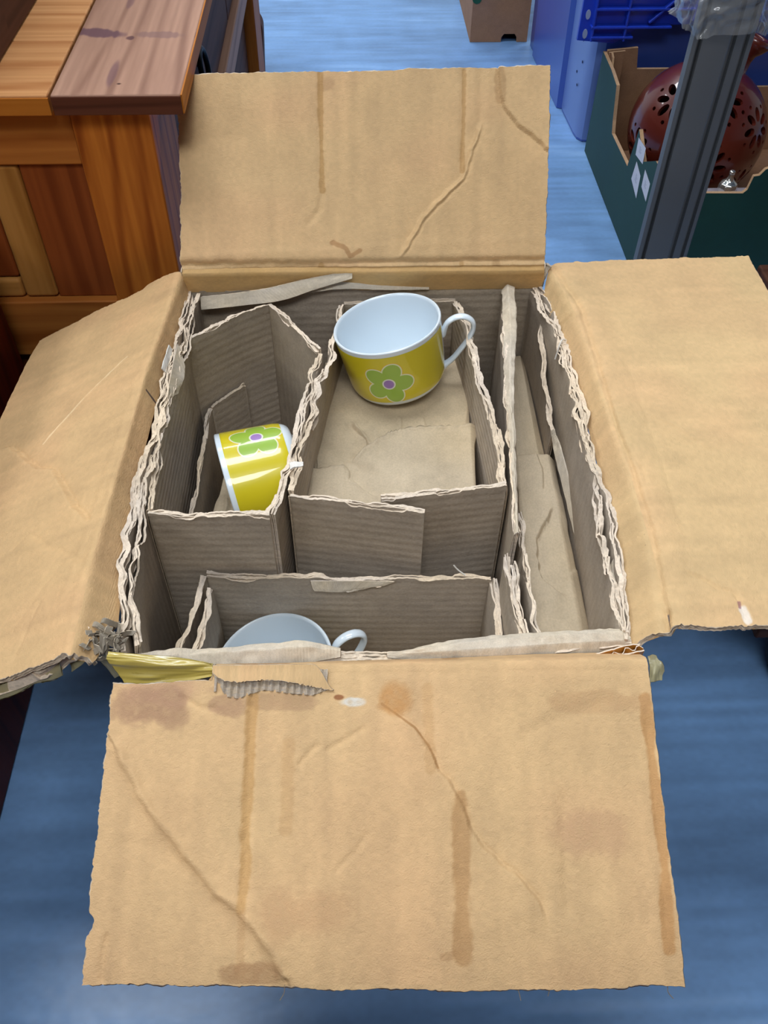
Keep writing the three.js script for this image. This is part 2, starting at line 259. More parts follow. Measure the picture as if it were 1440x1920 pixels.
// back flap, standing up behind the rim
{
  const vs = 0.16, r1 = rg(3, 40, 0.012), r2 = rg(4, 60, 0.006);
  flap({
    P0: (u) => V(lerp(-0.1405, 0.1405, u), RIM - 0.002, -0.1685), P1: (u) => V(lerp(-0.1407, 0.1391, u), lerp(0.3115, 0.313, u), lerp(-0.1665, -0.1625, u)), P2: (u) => V(lerp(-0.1381, 0.1427, u), lerp(0.4129, 0.4185, u), lerp(-0.2677, -0.2605, u)),
    W: 0.28, L: 0.144, vs, seed: 41, base: KRAFT,
    eU: (v) => [-0.004 + r2(v) * 1.2 + 0.012 * smooth(0.35, 0.5, v) * smooth(0.3, 0.0, v - 0.35), 1 + r2(v + 5)], eV: (u) => [-vs, 0.985 + r1(u) + 0.012 * smooth(0.6, 0.63, u)],
    creases: [
      { p: [[0, -0.012], [1, 0.0]], w: 0.0032, d: -0.0016, open0: 1, open1: 1 }, { p: [[0, 0.04], [0.42, 0.066], [0.65, 0.087], [1, 0.115]], w: 0.003, d: 0.0003, open0: 1, open1: 1 },
      { p: [[0.38, 0.99], [0.382, 0.66], [0.384, 0.375], [0.378, 0.275], [0.329, 0.16]], w: 0.0026, d: -0.0011, open0: 1 },
      { p: [[0.769, 0.99], [0.769, 0.72], [0.767, 0.469]], w: 0.0022, d: -0.0009, open0: 1 }, { p: [[0.816, 0.99], [0.814, 0.69]], w: 0.003, d: -0.0006, open0: 1 },
      { p: [[0.82, 0.74], [0.782, 0.525], [0.764, 0.427], [0.719, 0.343], [0.66, 0.23], [0.634, 0.137], [0.615, 0.073], [0.585, 0.008]], w: 0.0015, d: 0.0017, step: 0.0016, lip: -0.0009 },
      { p: [[0.86, 0.99], [0.864, 0.884], [0.873, 0.801], [0.903, 0.724], [0.941, 0.661], [0.975, 0.612], [1.0, 0.57]], w: 0.0009, d: -0.0010, step: 0.0013, open0: 1, open1: 1 },
    ],
    marks: [{ p: [[0.412, 0.102], [0.449, 0.073], [0.46, 0.03], [0.487, 0.059]], w: 0.0018, k: [150, 105, 62], a: 0.5 }, { c: [0.4, 0.92], r: [0.012, 0.007], k: [160, 125, 90], a: 0.4 }, { p: [[0.38, 0.98], [0.384, 0.38]], w: 0.002, k: [170, 128, 72], a: 0.55 }, { p: [[0.769, 0.98], [0.767, 0.47]], w: 0.0016, k: [172, 130, 76], a: 0.5 }, { p: [[0.865, 0.98], [0.868, 0.83]], w: 0.003, k: [165, 128, 84], a: 0.4 }],
  });
}
// front flap, sagging towards the viewer, torn along its fold at the left
const HOLE = [[0.186, 0.02], [0.194, 0.057], [0.202, 0.085], [0.214, 0.118], [0.236, 0.126], [0.257, 0.11], [0.283, 0.097], [0.327, 0.109], [0.371, 0.117], [0.397, 0.1], [0.37, 0.082], [0.33, 0.058], [0.28, 0.03], [0.186, 0.02]];
const inside = (pl, x, y) => { let c = false; for (let i = 0, j = pl.length - 1; i < pl.length; j = i++) { const [a, b] = pl[i], [d, e] = pl[j]; if ((b > y) !== (e > y) && x < (d - a) * (y - b) / (e - b) + a) c = !c; } return c; };
const frontP1 = (u) => V(lerp(-0.1403, 0.1409, u), lerp(0.2968, 0.2985, u), lerp(0.1787, 0.1845, u)), frontP2 = (u) => V(lerp(-0.1434, 0.1362, u), 0.244, lerp(0.3180, 0.3285, u));
const FW = 0.281, FL = 0.151;
{
  const vs = 0.13, r1 = rg(13, 50, 0.012), r2 = rg(14, 70, 0.007), holeM = HOLE.map(([u, v]) => [u * FW, v * FL]);
  const h2 = (u, v) => {
    if (u < 0.17 || u > 0.42 || v > 0.15 || v < 0) return 0;
    const x = u * FW, y = v * FL, xx = x + (noise(x * 300, y * 300, 5) - 0.5) * 0.0022, yy = y + (noise(x * 300, y * 300, 6) - 0.5) * 0.0022, ins = inside(holeM, xx, yy), d = near(holeM, xx, yy)[0];
    return ins ? -smooth(0, 0.0011, d) * (0.0019 - 0.0011 * Math.max(0, Math.sin(x / 0.0037 * 6.2832 + 1.5 * noise(x * 90, y * 120, 8)))) : 0;
  };
  const P = (u, v) => 0;
  flap({
    P0: (u) => V(lerp(-0.1405, 0.141, u), 0.281, 0.1705), P1: frontP1, P2: frontP2, W: FW, L: FL, vs, seed: 57, base: KRAFT, nu: 280, nv: 165, h2, warp: 0.0014, ripple: 0.00004,
    eU: (v) => [0.004 + r2(v) - 0.004 * smooth(0.2, 0.5, v) + 0.006 * smooth(0.1, 0.06, v) + 0.011 * smooth(0.815, 0.83, v) * smooth(0.9, 0.85, v), 0.998 + r2(v + 9) * 0.5 + 0.004 * smooth(0.6, 0.85, v)],
    lowV: (u) => lerp(0.068 + r1(u + 4) * 0.5 + 0.006 * Math.sin(u * 30), -vs, smooth(0.186, 0.190, u)),
    eV: (u) => [-vs, 1.002 + r1(u) + 0.012 * smooth(0.3, 0.4, u) * smooth(0.95, 0.8, u)],
    creases: [
      { p: [[0.19, 0.04], [1, 0.045]], w: 0.002, d: -0.0004, open0: 1, open1: 1 }, { p: [[0.19, 0.02], [1, 0.022]], w: 0.0015, d: -0.0003, open0: 1, open1: 1 },
      { p: [[0.02, 0.291], [0.047, 0.369], [0.081, 0.474], [0.113, 0.541], [0.149, 0.613], [0.189, 0.691], [0.215, 0.746], [0.249, 0.787], [0.283, 0.848], [0.308, 0.908], [0.333, 0.975]], w: 0.0030, d: 0.0019, step: -0.0010, open0: 1, open1: 1 },
      { p: [[0.262, 0.122], [0.261, 0.288], [0.26, 0.441], [0.26, 0.589], [0.26, 0.717], [0.257, 0.8]], w: 0.0024, d: -0.0010, open0: 1, lip: 0.0003 },
      { p: [[0.348, 0.356], [0.373, 0.295], [0.39, 0.279]], w: 0.0011, d: -0.0008 }, { p: [[0.394, 0.31], [0.437, 0.263], [0.473, 0.223]], w: 0.0014, d: -0.0008 }, { p: [[0.414, 0.689], [0.451, 0.62], [0.479, 0.548]], w: 0.0012, d: -0.0006 },
      { p: [[0.50, 0.15], [0.529, 0.185], [0.557, 0.221], [0.584, 0.286], [0.599, 0.358], [0.618, 0.4], [0.635, 0.455], [0.655, 0.537], [0.673, 0.604], [0.714, 0.663], [0.747, 0.714], [0.768, 0.771], [0.784, 0.86]], w: 0.0012, d: -0.0007, step: 0.0011 },
      { p: [[0.637, 0.44], [0.636, 0.612], [0.636, 0.743], [0.634, 0.94]], w: 0.0034, d: -0.0010 }, { p: [[0.822, 0.42], [0.818, 0.673], [0.816, 0.83]], w: 0.003, d: -0.0008 }, { p: [[0.57, 0.1], [0.585, 0.29], [0.585, 0.5]], w: 0.0035, d: -0.0006 },
      { p: [[0.985, 0.15], [0.985, 0.4], [0.985, 0.62], [0.98, 0.9]], w: 0.0018, d: -0.0007 }, { p: [[0.03, 0.99], [0.032, 0.85]], w: 0.0014, d: -0.001, open0: 1 }, { p: [[0.126, 0.115], [0.17, 0.16], [0.2, 0.155]], w: 0.0016, d: -0.0009 },
      { p: [[0.22, 0.72], [0.1, 0.6], [0.02, 0.58]], w: 0.004, d: -0.0004 }, { p: [[0.93, 0.13], [0.83, 0.2], [0.74, 0.27]], w: 0.004, d: -0.0006 },
    ],
    marks: [
      { p: HOLE.slice(1), w: 0.0001, k: [150, 130, 110], a: 0 },
      { p: [[0.27, 0.055], [0.3, 0.062], [0.36, 0.078]], w: 0.0095, soft: 0.1, k: [166, 150, 132], a: 0 },
      { c: [0.075, 0.15], r: [0.026, 0.014], k: [140, 104, 82], a: 0.55 }, { c: [0.21, 0.15], r: [0.012, 0.007], k: [142, 106, 84], a: 0.5 }, { c: [0.32, 0.14], r: [0.02, 0.005], k: [150, 116, 88], a: 0.45 }, { c: [0.10, 0.10], r: [0.03, 0.01], k: [176, 136, 108], a: 0.5 },
      { c: [0.52, 0.15], r: [0.011, 0.012], k: [176, 118, 58], a: 0.55 }, { p: [[0.5, 0.15], [0.56, 0.23], [0.585, 0.29], [0.6, 0.36]], w: 0.0006, k: [160, 112, 62], a: 0.5 }, { c: [0.449, 0.141], r: [0.009, 0.0035], k: [216, 212, 204], a: 0.9 }, { c: [0.42, 0.125], r: [0.004, 0.002], k: [130, 78, 44], a: 0.8 },
      { p: [[0.262, 0.125], [0.26, 0.44], [0.26, 0.72], [0.258, 0.79]], w: 0.0024, k: [184, 138, 78], a: 0.5, soft: 0.4 }, { p: [[0.637, 0.45], [0.636, 0.74], [0.634, 0.92]], w: 0.0037, k: [168, 124, 76], a: 0.5, soft: 0.35 }, { p: [[0.634, 0.915], [0.60, 0.925]], w: 0.0015, k: [168, 128, 84], a: 0.35 },
      { p: [[0.33, 0.28], [0.33, 0.55]], w: 0.003, k: [184, 142, 92], a: 0.3 }, { p: [[0.585, 0.1], [0.586, 0.36]], w: 0.003, k: [182, 140, 90], a: 0.3 }, { p: [[0.26, 0.8], [0.26, 0.97]], w: 0.0024, k: [184, 142, 96], a: 0.3 }, { p: [[0.985, 0.14], [0.988, 0.4], [0.99, 0.66], [0.98, 0.9]], w: 0.0026, k: [176, 122, 66], a: 0.5 },
      { c: [0.86, 0.56], r: [0.024, 0.016], k: [178, 138, 106], a: 0.35 }, { c: [0.36, 0.8], r: [0.03, 0.016], k: [182, 140, 100], a: 0.35 }, { c: [0.9, 0.15], r: [0.03, 0.006], k: [176, 136, 94], a: 0.35 }, { c: [0.28, 0.97], r: [0.016, 0.006], k: [146, 106, 70], a: 0.5 },
    ],
  });
  // exposed corrugation and the liner torn away over it
  const onFlap = (u, v, up) => { const a = frontP1(u).lerp(frontP2(u), v); return a.addScaledVector(V(0, 0.935, 0.354), up); };
  const lipV = (u) => { const L = [[0.186, 0.036], [0.194, 0.05], [0.212, 0.069], [0.234, 0.072], [0.256, 0.071], [0.282, 0.066], [0.317, 0.071], [0.37, 0.088], [0.41, 0.104]]; for (let i = 0; i + 1 < L.length; i++) if (u <= L[i + 1][0]) return lerp(L[i][1], L[i + 1][1], (u - L[i][0]) / (L[i + 1][0] - L[i][0])); return L[8][1]; };
  const lip = sheet((u, v) => onFlap(lerp(0.186, 0.41, u), v, 0.0005 + 0.0022 * smooth(0.02, 0.075, v) * smooth(1, 0.6, u)), { nu: 120, nv: 16, t: 0.0006, eV: (u) => { const q = lerp(0.186, 0.41, u); return [lerp(0.012, lipV(q) - 0.004, smooth(0.8, 1, u) ** 1.5), lipV(q) + (noise(q * 400, 1, 3) - 0.5) * 0.006]; }, rag: 0.0002 });
  mesh('torn_liner', lip, [std({ map: flapMap(0.28, 0.15, 58, KRAFT, []), bumpMap: fibre, bumpScale: 0.0002 }), M.edge, M.kraft], carton);
  const flutes = sheet((u, v) => { const q = lerp(0.19, 0.398, u), w = lerp(0.03, 0.128, v); return onFlap(q, w, -0.0002 + 0.0008 * Math.sin(q * FW / 0.0036 * 6.2832 + 1.2 * noise(q * 40, v * 2, 5))); }, { nu: 260, nv: 14, t: 0.0004, rag: 0.0001, eV: (u) => { const q = lerp(0.19, 0.398, u); let lo = 0.1; for (let v = 0.13; v > 0.06; v -= 0.002) if (inside(HOLE, q, v)) { lo = v; break; } return [0, clamp((lo + 0.002 - 0.03) / 0.098)]; } });
  mesh('exposed_corrugation', flutes, [M.edge, M.edge, M.edge], carton, 'grey corrugation laid bare by the torn liner');
}
// left flap, drooping beside the cabinet
const track = (L) => (t) => { const k = clamp(t) * (L.length - 1), i = Math.min(L.length - 2, k | 0); const f = k - i; return lerp(L[i], L[i + 1], f); };
{
  const vs = 0.12, r1 = rg(23, 45, 0.012), r2 = rg(24, 60, 0.008);
  const rimX = track([-0.1405, -0.1440, -0.1485, -0.1505, -0.1520, -0.1510, -0.1465]), zc = (u) => lerp(-0.168, 0.160, u), off = track([0.0035, 0.005, 0.006, 0.0065, 0.008, 0.0115, 0.0165]);
  flap({
    P0: (u) => V(rimX(u) + 0.0012, RIM - 0.0065, zc(u)), P1: (u) => V(rimX(u) - off(u), lerp(0.301, 0.3, u), zc(u)),
    P2: (u) => { const ph = lerp(0.462, 0.489, u); return V(rimX(u) - off(u) - 0.147 * Math.cos(ph), 0.3 - 0.147 * Math.sin(ph), zc(u)); },
    W: 0.328, L: 0.147, vs, seed: 73, base: [206, 170, 122], nu: 250, nv: 140, warp: 0.0022,
    eU: (v) => [-0.008 + r2(v) + 0.02 * smooth(0.05, -0.05, v) - 0.01 * smooth(0.1, 0.2, v) * smooth(0.36, 0.3, v), v < 0.15 ? lerp(0.955, 1.04, smooth(0.005, 0.05, v)) + r2(v * 3 + 2) * 1.5 : 1.041 + r2(v + 3)], eV: (u) => [-vs, 0.985 + r1(u) - 0.02 * smooth(0.05, 0, u)],
    creases: [
      { p: [[0.0, 0], [1.04, 0.0]], w: 0.004, d: 0.0006, open0: 1, open1: 1 },
      { p: [[0.385, 1.0], [0.391, 0.907], [0.401, 0.795], [0.525, 0.524], [0.549, 0.412], [0.679, 0.215], [0.766, 0.047]], w: 0.0010, d: -0.0022, step: 0.0016, open0: 1 },
      { p: [[0.249, 0.187], [0.345, 0.379], [0.445, 0.559]], w: 0.0009, d: 0.0005 }, { p: [[0.716, 0.438], [0.786, 0.259], [0.82, 0.127], [0.862, 0.028]], w: 0.0014, d: -0.0009, step: 0.0008 },
      { p: [[0.3, 0.05], [0.95, 0.09]], w: 0.003, d: 0.0005 }, { p: [[0.95, 0.35], [0.86, 0.2], [0.8, 0.12]], w: 0.002, d: -0.0004 }, { p: [[1.02, 0.3], [0.9, 0.22]], w: 0.0018, d: -0.0005 }, { p: [[0.75, 0.5], [0.7, 0.38]], w: 0.0013, d: -0.0007 },
    ],
    marks: [{ p: [[0.25, 0.187], [0.345, 0.379], [0.445, 0.559]], w: 0.0008, k: [232, 205, 160], a: 0.7 }, { p: [[0.39, 0.96], [0.395, 0.85]], w: 0.001, k: [70, 56, 54], a: 0.85 }],
  });
}
// right flap, lying out level
{
  const vs = 0.1, r1 = rg(33, 45, 0.01), r2 = rg(34, 60, 0.007);
  const rimX = track([0.1395, 0.1470, 0.1497, 0.1493, 0.1485, 0.1462, 0.1405]), off = track([0.0055, 0.0075, 0.0075, 0.009, 0.0115, 0.0135, 0.0155]), zc = (u) => lerp(-0.176, 0.168, u);
  flap({
    P0: (u) => V(rimX(u) - 0.0016, RIM - 0.0065, lerp(-0.169, 0.168, u)), P1: (u) => V(rimX(u) + off(u), 0.3012, zc(u)), P2: (u) => V(lerp(0.309, 0.311, u), lerp(0.3005, 0.296, u), lerp(-0.186, 0.168, u)),
    W: 0.348, L: 0.157, vs, seed: 91, base: [210, 177, 129], nu: 250, nv: 140, warp: 0.0012,
    eU: (v) => [0.004 + r2(v) + 0.055 * smooth(0.2, -0.04, v) ** 2, v < 0.02 ? lerp(1.012, 1.0, smooth(-0.1, 0, v)) + r2(v * 5) * 1.5 : 0.999 + r2(v + 3) * 1.2], eV: (u) => [-vs, 1.005 + r1(u) * 0.5],
    creases: [
      { p: [[0.02, 0.02], [0.189, 0.035], [0.547, 0.01], [0.655, 0.017], [0.793, 0.014], [1.0, -0.005]], w: 0.0021, d: -0.0021, open0: 1, open1: 1 }, { p: [[0.03, 0.1], [0.5, 0.085], [1, 0.08]], w: 0.006, d: 0.0006, open0: 1, open1: 1 },
      { p: [[0.3, 0.16], [0.55, 0.155], [0.85, 0.14]], w: 0.0016, d: -0.00035 }, { p: [[0.507, 0.165], [0.55, 0.271], [0.62, 0.393]], w: 0.0013, d: 0.0005, step: 0.0004 },
      { p: [[0.886, 0.093], [0.908, 0.159], [0.926, 0.211], [0.935, 0.268], [0.968, 0.276], [1.0, 0.278]], w: 0.001, d: -0.001, open1: 1, step: 0.0005 }, { p: [[0.96, 0.0], [1.01, -0.009]], w: 0.001, d: -0.0025, open1: 1 },
      { p: [[0.14, 0.02], [0.145, 0.2], [0.15, 0.6]], w: 0.002, d: -0.0003 }, { p: [[0.6, 0.02], [0.66, 0.06], [0.7, 0.05]], w: 0.0012, d: -0.0006 }, { p: [[0.16, -0.09], [0.185, -0.01]], w: 0.001, d: -0.0012, open0: 1 },
    ],
    marks: [{ p: [[0.968, 0.276], [0.99, 0.279]], w: 0.0022, k: [226, 214, 200], a: 0.9 }, { p: [[0.955, 0.27], [0.965, 0.268]], w: 0.0009, k: [120, 74, 84], a: 0.6 }, { p: [[0.97, 0.002], [1.005, -0.006]], w: 0.0007, k: [96, 84, 84], a: 0.8 }, { c: [0.96, 0.42], r: [0.012, 0.01], k: [196, 150, 108], a: 0.5 }],
  });
}
// walls of the carton: outer board and an inner board against it
const EDGED = (m) => [m, M.edge];
const wallPath = (side, inset) => (side < 0 ? [[-0.1405, 0.166], [-0.1508, 0.12], [-0.1518, 0.065], [-0.1502, 0.007], [-0.148, -0.063], [-0.1437, -0.118], [-0.1400, -0.166]] : [[0.1395, 0.166], [0.1464, 0.085], [0.1487, 0.013], [0.1495, -0.055], [0.1494, -0.095], [0.1452, -0.134], [0.1398, -0.166]]).map(([x, z]) => [x - side * inset, z]);
const rimN = (s) => RIM + (noise(s * 30, 2, 5) - 0.5) * 0.003;
for (const [side, sd] of [[-1, 3], [1, 4]]) {
  mesh('wall', board(wallPath(side, 0.0024).map(([x, z], i) => [x, z, RIM]), { curve: true, T: 0.004, seed: sd, jit: 0.0026, wob: 0.002 }), EDGED(M.greyUp), carton);
  mesh('inner_wall', board(wallPath(side, 0.0066).map(([x, z]) => [x, clamp(z, -0.1625, 0.161), RIM - 0.0015 + (side > 0 ? 0.001 : 0)]), { curve: true, T: 0.0036, seed: sd + 20, jit: 0.0036, wob: 0.0024 }), EDGED(M.greyUp), carton);
}
mesh('wall', board([[-0.1385, -0.1665, RIM - 0.001], [0.1385, -0.1665, RIM]], { T: 0.0036, seed: 8, jit: 0.0008, wob: 0.0004, wave: true }), EDGED(M.greyAcross), carton);
mesh('wall', board([[-0.138, 0.1672, RIM - 0.010], [-0.05, 0.1682, RIM - 0.012], [0.03, 0.168, RIM - 0.011], [0.139, 0.1655, RIM - 0.004]], { T: 0.0036, seed: 9, jit: 0.0012, wob: 0.0008, curve: true }), EDGED(M.greyAcross), carton);
mesh('inner_wall', board([[-0.135, 0.1632, RIM - 0.009], [-0.05, 0.1642, RIM - 0.0105], [0.03, 0.164, RIM - 0.0095], [0.1345, 0.1615, RIM - 0.004]], { T: 0.0034, seed: 10, jit: 0.0022, wob: 0.0012, curve: true }), EDGED(M.pale), carton);
mesh('box_bottom', new RoundedBoxGeometry(0.285, 0.004, 0.33, 1, 0.001).translate(0, 0.002, 0), M.greyAcross, carton);
// folded paper lips, torn strips, shreds and tape along the rim
const patch = (rows, o = {}) => {                         // rows: lists of points; a thin curved scrap of liner through them
  const cs = rows.map((r) => new THREE.CatmullRomCurve3(r.map((p) => V(...p)), false, 'centripetal')), nv = o.nv ?? 6;
  return sheet((u, v) => { const k = clamp(v, 0, 0.9999) * (cs.length - 1), i = k | 0; return cs[i].getPoint(clamp(u)).lerp(cs[i + 1].getPoint(clamp(u)), k - i); }, { nu: o.nu ?? 40, nv, t: o.t ?? 0.0007, rag: o.rag ?? 0.0002, h: o.h ?? ((u, v) => 0.0006 * (noise(u * 9, v * 4, o.seed ?? 3) - 0.5)), uvScale: [0.3, 0.05] });
};
const SCRAP = [M.pale, M.edge, M.pale];
mesh('torn_strip', patch([[[-0.1302, 0.2765, -0.1555], [-0.0980, 0.2800, -0.1555], [-0.0656, 0.2842, -0.156], [-0.0401, 0.2922, -0.158], [-0.0107, 0.3005, -0.160]], [[-0.1302, 0.2853, -0.160], [-0.098, 0.2890, -0.160], [-0.0775, 0.2919, -0.161], [-0.0438, 0.2996, -0.162], [-0.0106, 0.3058, -0.163]]], { t: 0.0012, nu: 120 }), SCRAP, carton, 'pale paper strip torn from the back rim');
mesh('torn_strip', patch([[[-0.045, 0.288, -0.1605], [-0.02, 0.2905, -0.1608], [0.02, 0.289, -0.161], [0.05, 0.2878, -0.1625]], [[-0.045, 0.291, -0.1635], [-0.02, 0.295, -0.164], [0.02, 0.2912, -0.1645], [0.05, 0.2895, -0.1645]]], { t: 0.0006, nu: 80 }), SCRAP, carton);
mesh('corner_tab', patch([[[0.1368, 0.288, -0.1685], [0.1376, 0.298, -0.169], [0.1405, 0.3035, -0.171], [0.1425, 0.3045, -0.170]], [[0.1418, 0.287, -0.1665], [0.1425, 0.296, -0.166], [0.1447, 0.3015, -0.168], [0.1462, 0.303, -0.168]]], { t: 0.0025, nu: 30 }), SCRAP, carton, 'bent grey tab at the back right corner');
mesh('torn_flake', patch([[[-0.1446, 0.2925, -0.0915], [-0.1456, 0.2925, -0.08], [-0.1472, 0.291, -0.067]], [[-0.1432, 0.288, -0.0922], [-0.144, 0.287, -0.08], [-0.145, 0.2865, -0.0676]]], { nu: 20 }), [M.white, M.white, M.white], carton);
mesh('torn_flake', patch([[[0.1422, 0.289, 0.1078], [0.1430, 0.288, 0.118], [0.1405, 0.287, 0.131]], [[0.1385, 0.283, 0.1120], [0.1372, 0.281, 0.12], [0.1395, 0.281, 0.131]], [[0.1375, 0.278, 0.1200], [0.1370, 0.276, 0.126], [0.1390, 0.278, 0.131]]], { nu: 24 }), SCRAP, carton);
const tube = (pts, r, n = 24) => new THREE.TubeGeometry(new THREE.CatmullRomCurve3(pts.map((p) => V(...p))), n, r, 6);
mesh('loose_thread', tube([[0.1465, 0.2905, -0.0925], [0.1425, 0.2935, -0.0885], [0.1405, 0.290, -0.0855], [0.1396, 0.284, -0.0846], [0.1389, 0.2795, -0.084]], 0.0006), M.white, carton, 'white paper thread over the right rim');
// folded-over liner on top of the front wall
mesh('folded_liner', patch([[[0.004, 0.2788, 0.1655], [0.05, 0.2830, 0.1602], [0.095, 0.2855, 0.1588], [0.1345, 0.2855, 0.158]], [[0.004, 0.2792, 0.1662], [0.05, 0.2858, 0.1642], [0.095, 0.2875, 0.1622], [0.137, 0.2865, 0.161]], [[0.004, 0.2790, 0.1670], [0.05, 0.2845, 0.1685], [0.095, 0.2855, 0.1672], [0.139, 0.2850, 0.1655]], [[0.004, 0.2780, 0.1680], [0.05, 0.2740, 0.1730], [0.095, 0.2745, 0.1722], [0.1405, 0.2750, 0.1700]]], { nu: 120, nv: 24, h: (u, v) => 0.0010 * (noise(u * 14, v * 3, 6) - 0.5) + 0.0007 * (noise(u * 40, v * 5, 7) - 0.5) }), SCRAP, carton, 'pale liner folded over the front rim');
mesh('folded_liner', patch([[[-0.104, 0.2790, 0.1605], [-0.085, 0.2805, 0.1602], [-0.06, 0.2830, 0.160], [-0.042, 0.2850, 0.1602], [-0.022, 0.2800, 0.1630]], [[-0.108, 0.2795, 0.164], [-0.085, 0.2825, 0.1642], [-0.06, 0.2840, 0.1645], [-0.042, 0.2850, 0.1645], [-0.022, 0.2812, 0.1645]], [[-0.108, 0.2765, 0.169], [-0.085, 0.2770, 0.1695], [-0.06, 0.2770, 0.17], [-0.042, 0.2775, 0.17], [-0.022, 0.2790, 0.1675]]], { nu: 90, nv: 16, h: (u, v) => 0.0012 * (noise(u * 16, v * 3, 9) - 0.5) }), SCRAP, carton);
mesh('folded_liner', patch([[[-0.136, 0.2785, 0.162], [-0.125, 0.2800, 0.1616], [-0.112, 0.2820, 0.161], [-0.1, 0.2795, 0.1605]], [[-0.137, 0.2785, 0.1665], [-0.125, 0.2800, 0.1665], [-0.112, 0.2815, 0.165], [-0.1, 0.2785, 0.164]], [[-0.137, 0.2745, 0.171], [-0.125, 0.2755, 0.1715], [-0.112, 0.2765, 0.1712], [-0.095, 0.2765, 0.171]]], { nu: 50, nv: 14, h: (u, v) => 0.001 * (noise(u * 10, v * 3, 12) - 0.5) }), SCRAP, carton);
// second board torn open at the front right corner, with orange tape on its face
mesh('torn_corner', board([[0.1035, 0.1762, 0.2825], [0.122, 0.1752, 0.286], [0.1425, 0.1725, 0.2905]], { T: 0.0055, seed: 44, jit: 0.0012, wob: 0.0006, bottom: 0.262, wave: true }), [M.orangeTape, M.edge], carton, 'open corrugated edge with orange tape');
mesh('packing_tape', patch([[[-0.1445, 0.2955, 0.1705], [-0.128, 0.2945, 0.1722], [-0.108, 0.2925, 0.1735], [-0.0895, 0.2895, 0.1762]], [[-0.1450, 0.294, 0.1745], [-0.128, 0.2935, 0.1762], [-0.108, 0.2905, 0.1772], [-0.0895, 0.289, 0.1772]], [[-0.1420, 0.286, 0.1765], [-0.128, 0.286, 0.1775], [-0.108, 0.2855, 0.1782], [-0.0895, 0.287, 0.1785]], [[-0.1372, 0.279, 0.1795], [-0.124, 0.280, 0.1815], [-0.108, 0.281, 0.1815], [-0.0895, 0.2845, 0.1805]]], { nu: 70, nv: 30, t: 0.0003, h: (u, v) => 0.0018 * (noise(u * 4 + v * 3, v * 5, 21) - 0.5) + 0.0012 * (noise(u * 3, v * 11, 22) - 0.5) }), M.tape, carton, 'crumpled yellowish packing tape');
mesh('packing_tape', patch([[[-0.157, 0.287, 0.1632], [-0.155, 0.277, 0.1632], [-0.1525, 0.268, 0.1640], [-0.1500, 0.2585, 0.1645]], [[-0.1475, 0.2865, 0.1662], [-0.147, 0.277, 0.1655], [-0.1468, 0.268, 0.165], [-0.1462, 0.262, 0.1648]]], { nu: 24, t: 0.0003 }), M.tapeFilm, carton);
mesh('packing_tape', patch([[[-0.1745, 0.277, 0.1600], [-0.168, 0.285, 0.1585], [-0.160, 0.2935, 0.1535]], [[-0.1705, 0.270, 0.1665], [-0.163, 0.277, 0.1655], [-0.154, 0.287, 0.160]]], { nu: 30, t: 0.0003, h: (u, v) => 0.002 * (noise(u * 5, v * 4, 31) - 0.5) }), M.tapeFilm, carton);
mesh('packing_tape', patch([[[0.1412, 0.2975, 0.1835], [0.1450, 0.2985, 0.1840], [0.1485, 0.2965, 0.1865]], [[0.1412, 0.2955, 0.189], [0.1455, 0.2975, 0.1895], [0.1495, 0.2945, 0.191]], [[0.1412, 0.290, 0.1945], [0.1445, 0.2915, 0.195], [0.1475, 0.2905, 0.194]]], { nu: 20, nv: 14, t: 0.0003, h: (u, v) => 0.003 * (noise(u * 4, v * 4, 41) - 0.5) }), M.tapeFilm, carton, 'clear tape end at the front right corner');
{ // long yellowed tape under the front edge of the left flap
  const c0 = (u) => V(lerp(-0.1735, -0.292, u), lerp(0.2885, 0.2275, u) - 0.0035 + 0.0015 * Math.sin(u * 14), lerp(0.170, 0.1745, u) + 0.0006 * Math.sin(u * 31));
  mesh('packing_tape', sheet((u, v) => c0(u).add(V(0.0005 * Math.sin(u * 40), -0.0085 * v - 0.001 * Math.sin(u * 9 + 1), 0.0026 * v)), { nu: 60, nv: 6, t: 0.0003, h: (u, v) => 0.001 * (noise(u * 16, v * 2, 3) - 0.5) }), M.tapeFilm, carton);
  mesh('torn_edge', board([[-0.160, 0.1535, 0.2965], [-0.1665, 0.163, 0.2915], [-0.1745, 0.1695, 0.287], [-0.2, 0.1725, 0.2745], [-0.292, 0.1735, 0.2285]].map(([x, z, y]) => [x, z - 0.0005, y]), { T: 0.0044, seed: 61, height: 0.009, jit: 0.003, wob: 0.003 }), EDGED(M.edge), carton);
}
{ // shreds at the front left corner: loops of torn flute paper
  const r = rng(99), gs = [];
  for (let i = 0; i < 44; i++) {
    const x = lerp(-0.159, -0.142, r()), z = lerp(0.153, 0.168, r()) - (x + 0.15) * 0.3, y = 0.285 + r() * 0.009, a = r() * 6.28, L = 0.006 + r() * 0.010, w = 0.0016 + r() * 0.0028, b = (r() - 0.5) * 3, ri = 0.002 + r() * 0.003;
    const f = (t) => V(x + Math.cos(a + b * t) * L * (t - 0.5), y + ri * Math.sin(t * 5 + i), z + Math.sin(a + b * t) * L * (t - 0.5));
    const tl = V(Math.cos(i * 2.4) * 0.8, 0.7, Math.sin(i * 2.4) * 0.8).multiplyScalar(w);
    gs.push(sheet((u, v) => f(u).addScaledVector(tl, v), { nu: 14, nv: 2, t: 0.0004, rag: 0.0001 }));
  }
  const g = mergeGeometries(gs, false), s = mesh('torn_shreds', g, M.pale, carton, 'curled shreds of torn cardboard at the front left corner'); s.userData.kind = 'stuff';
}
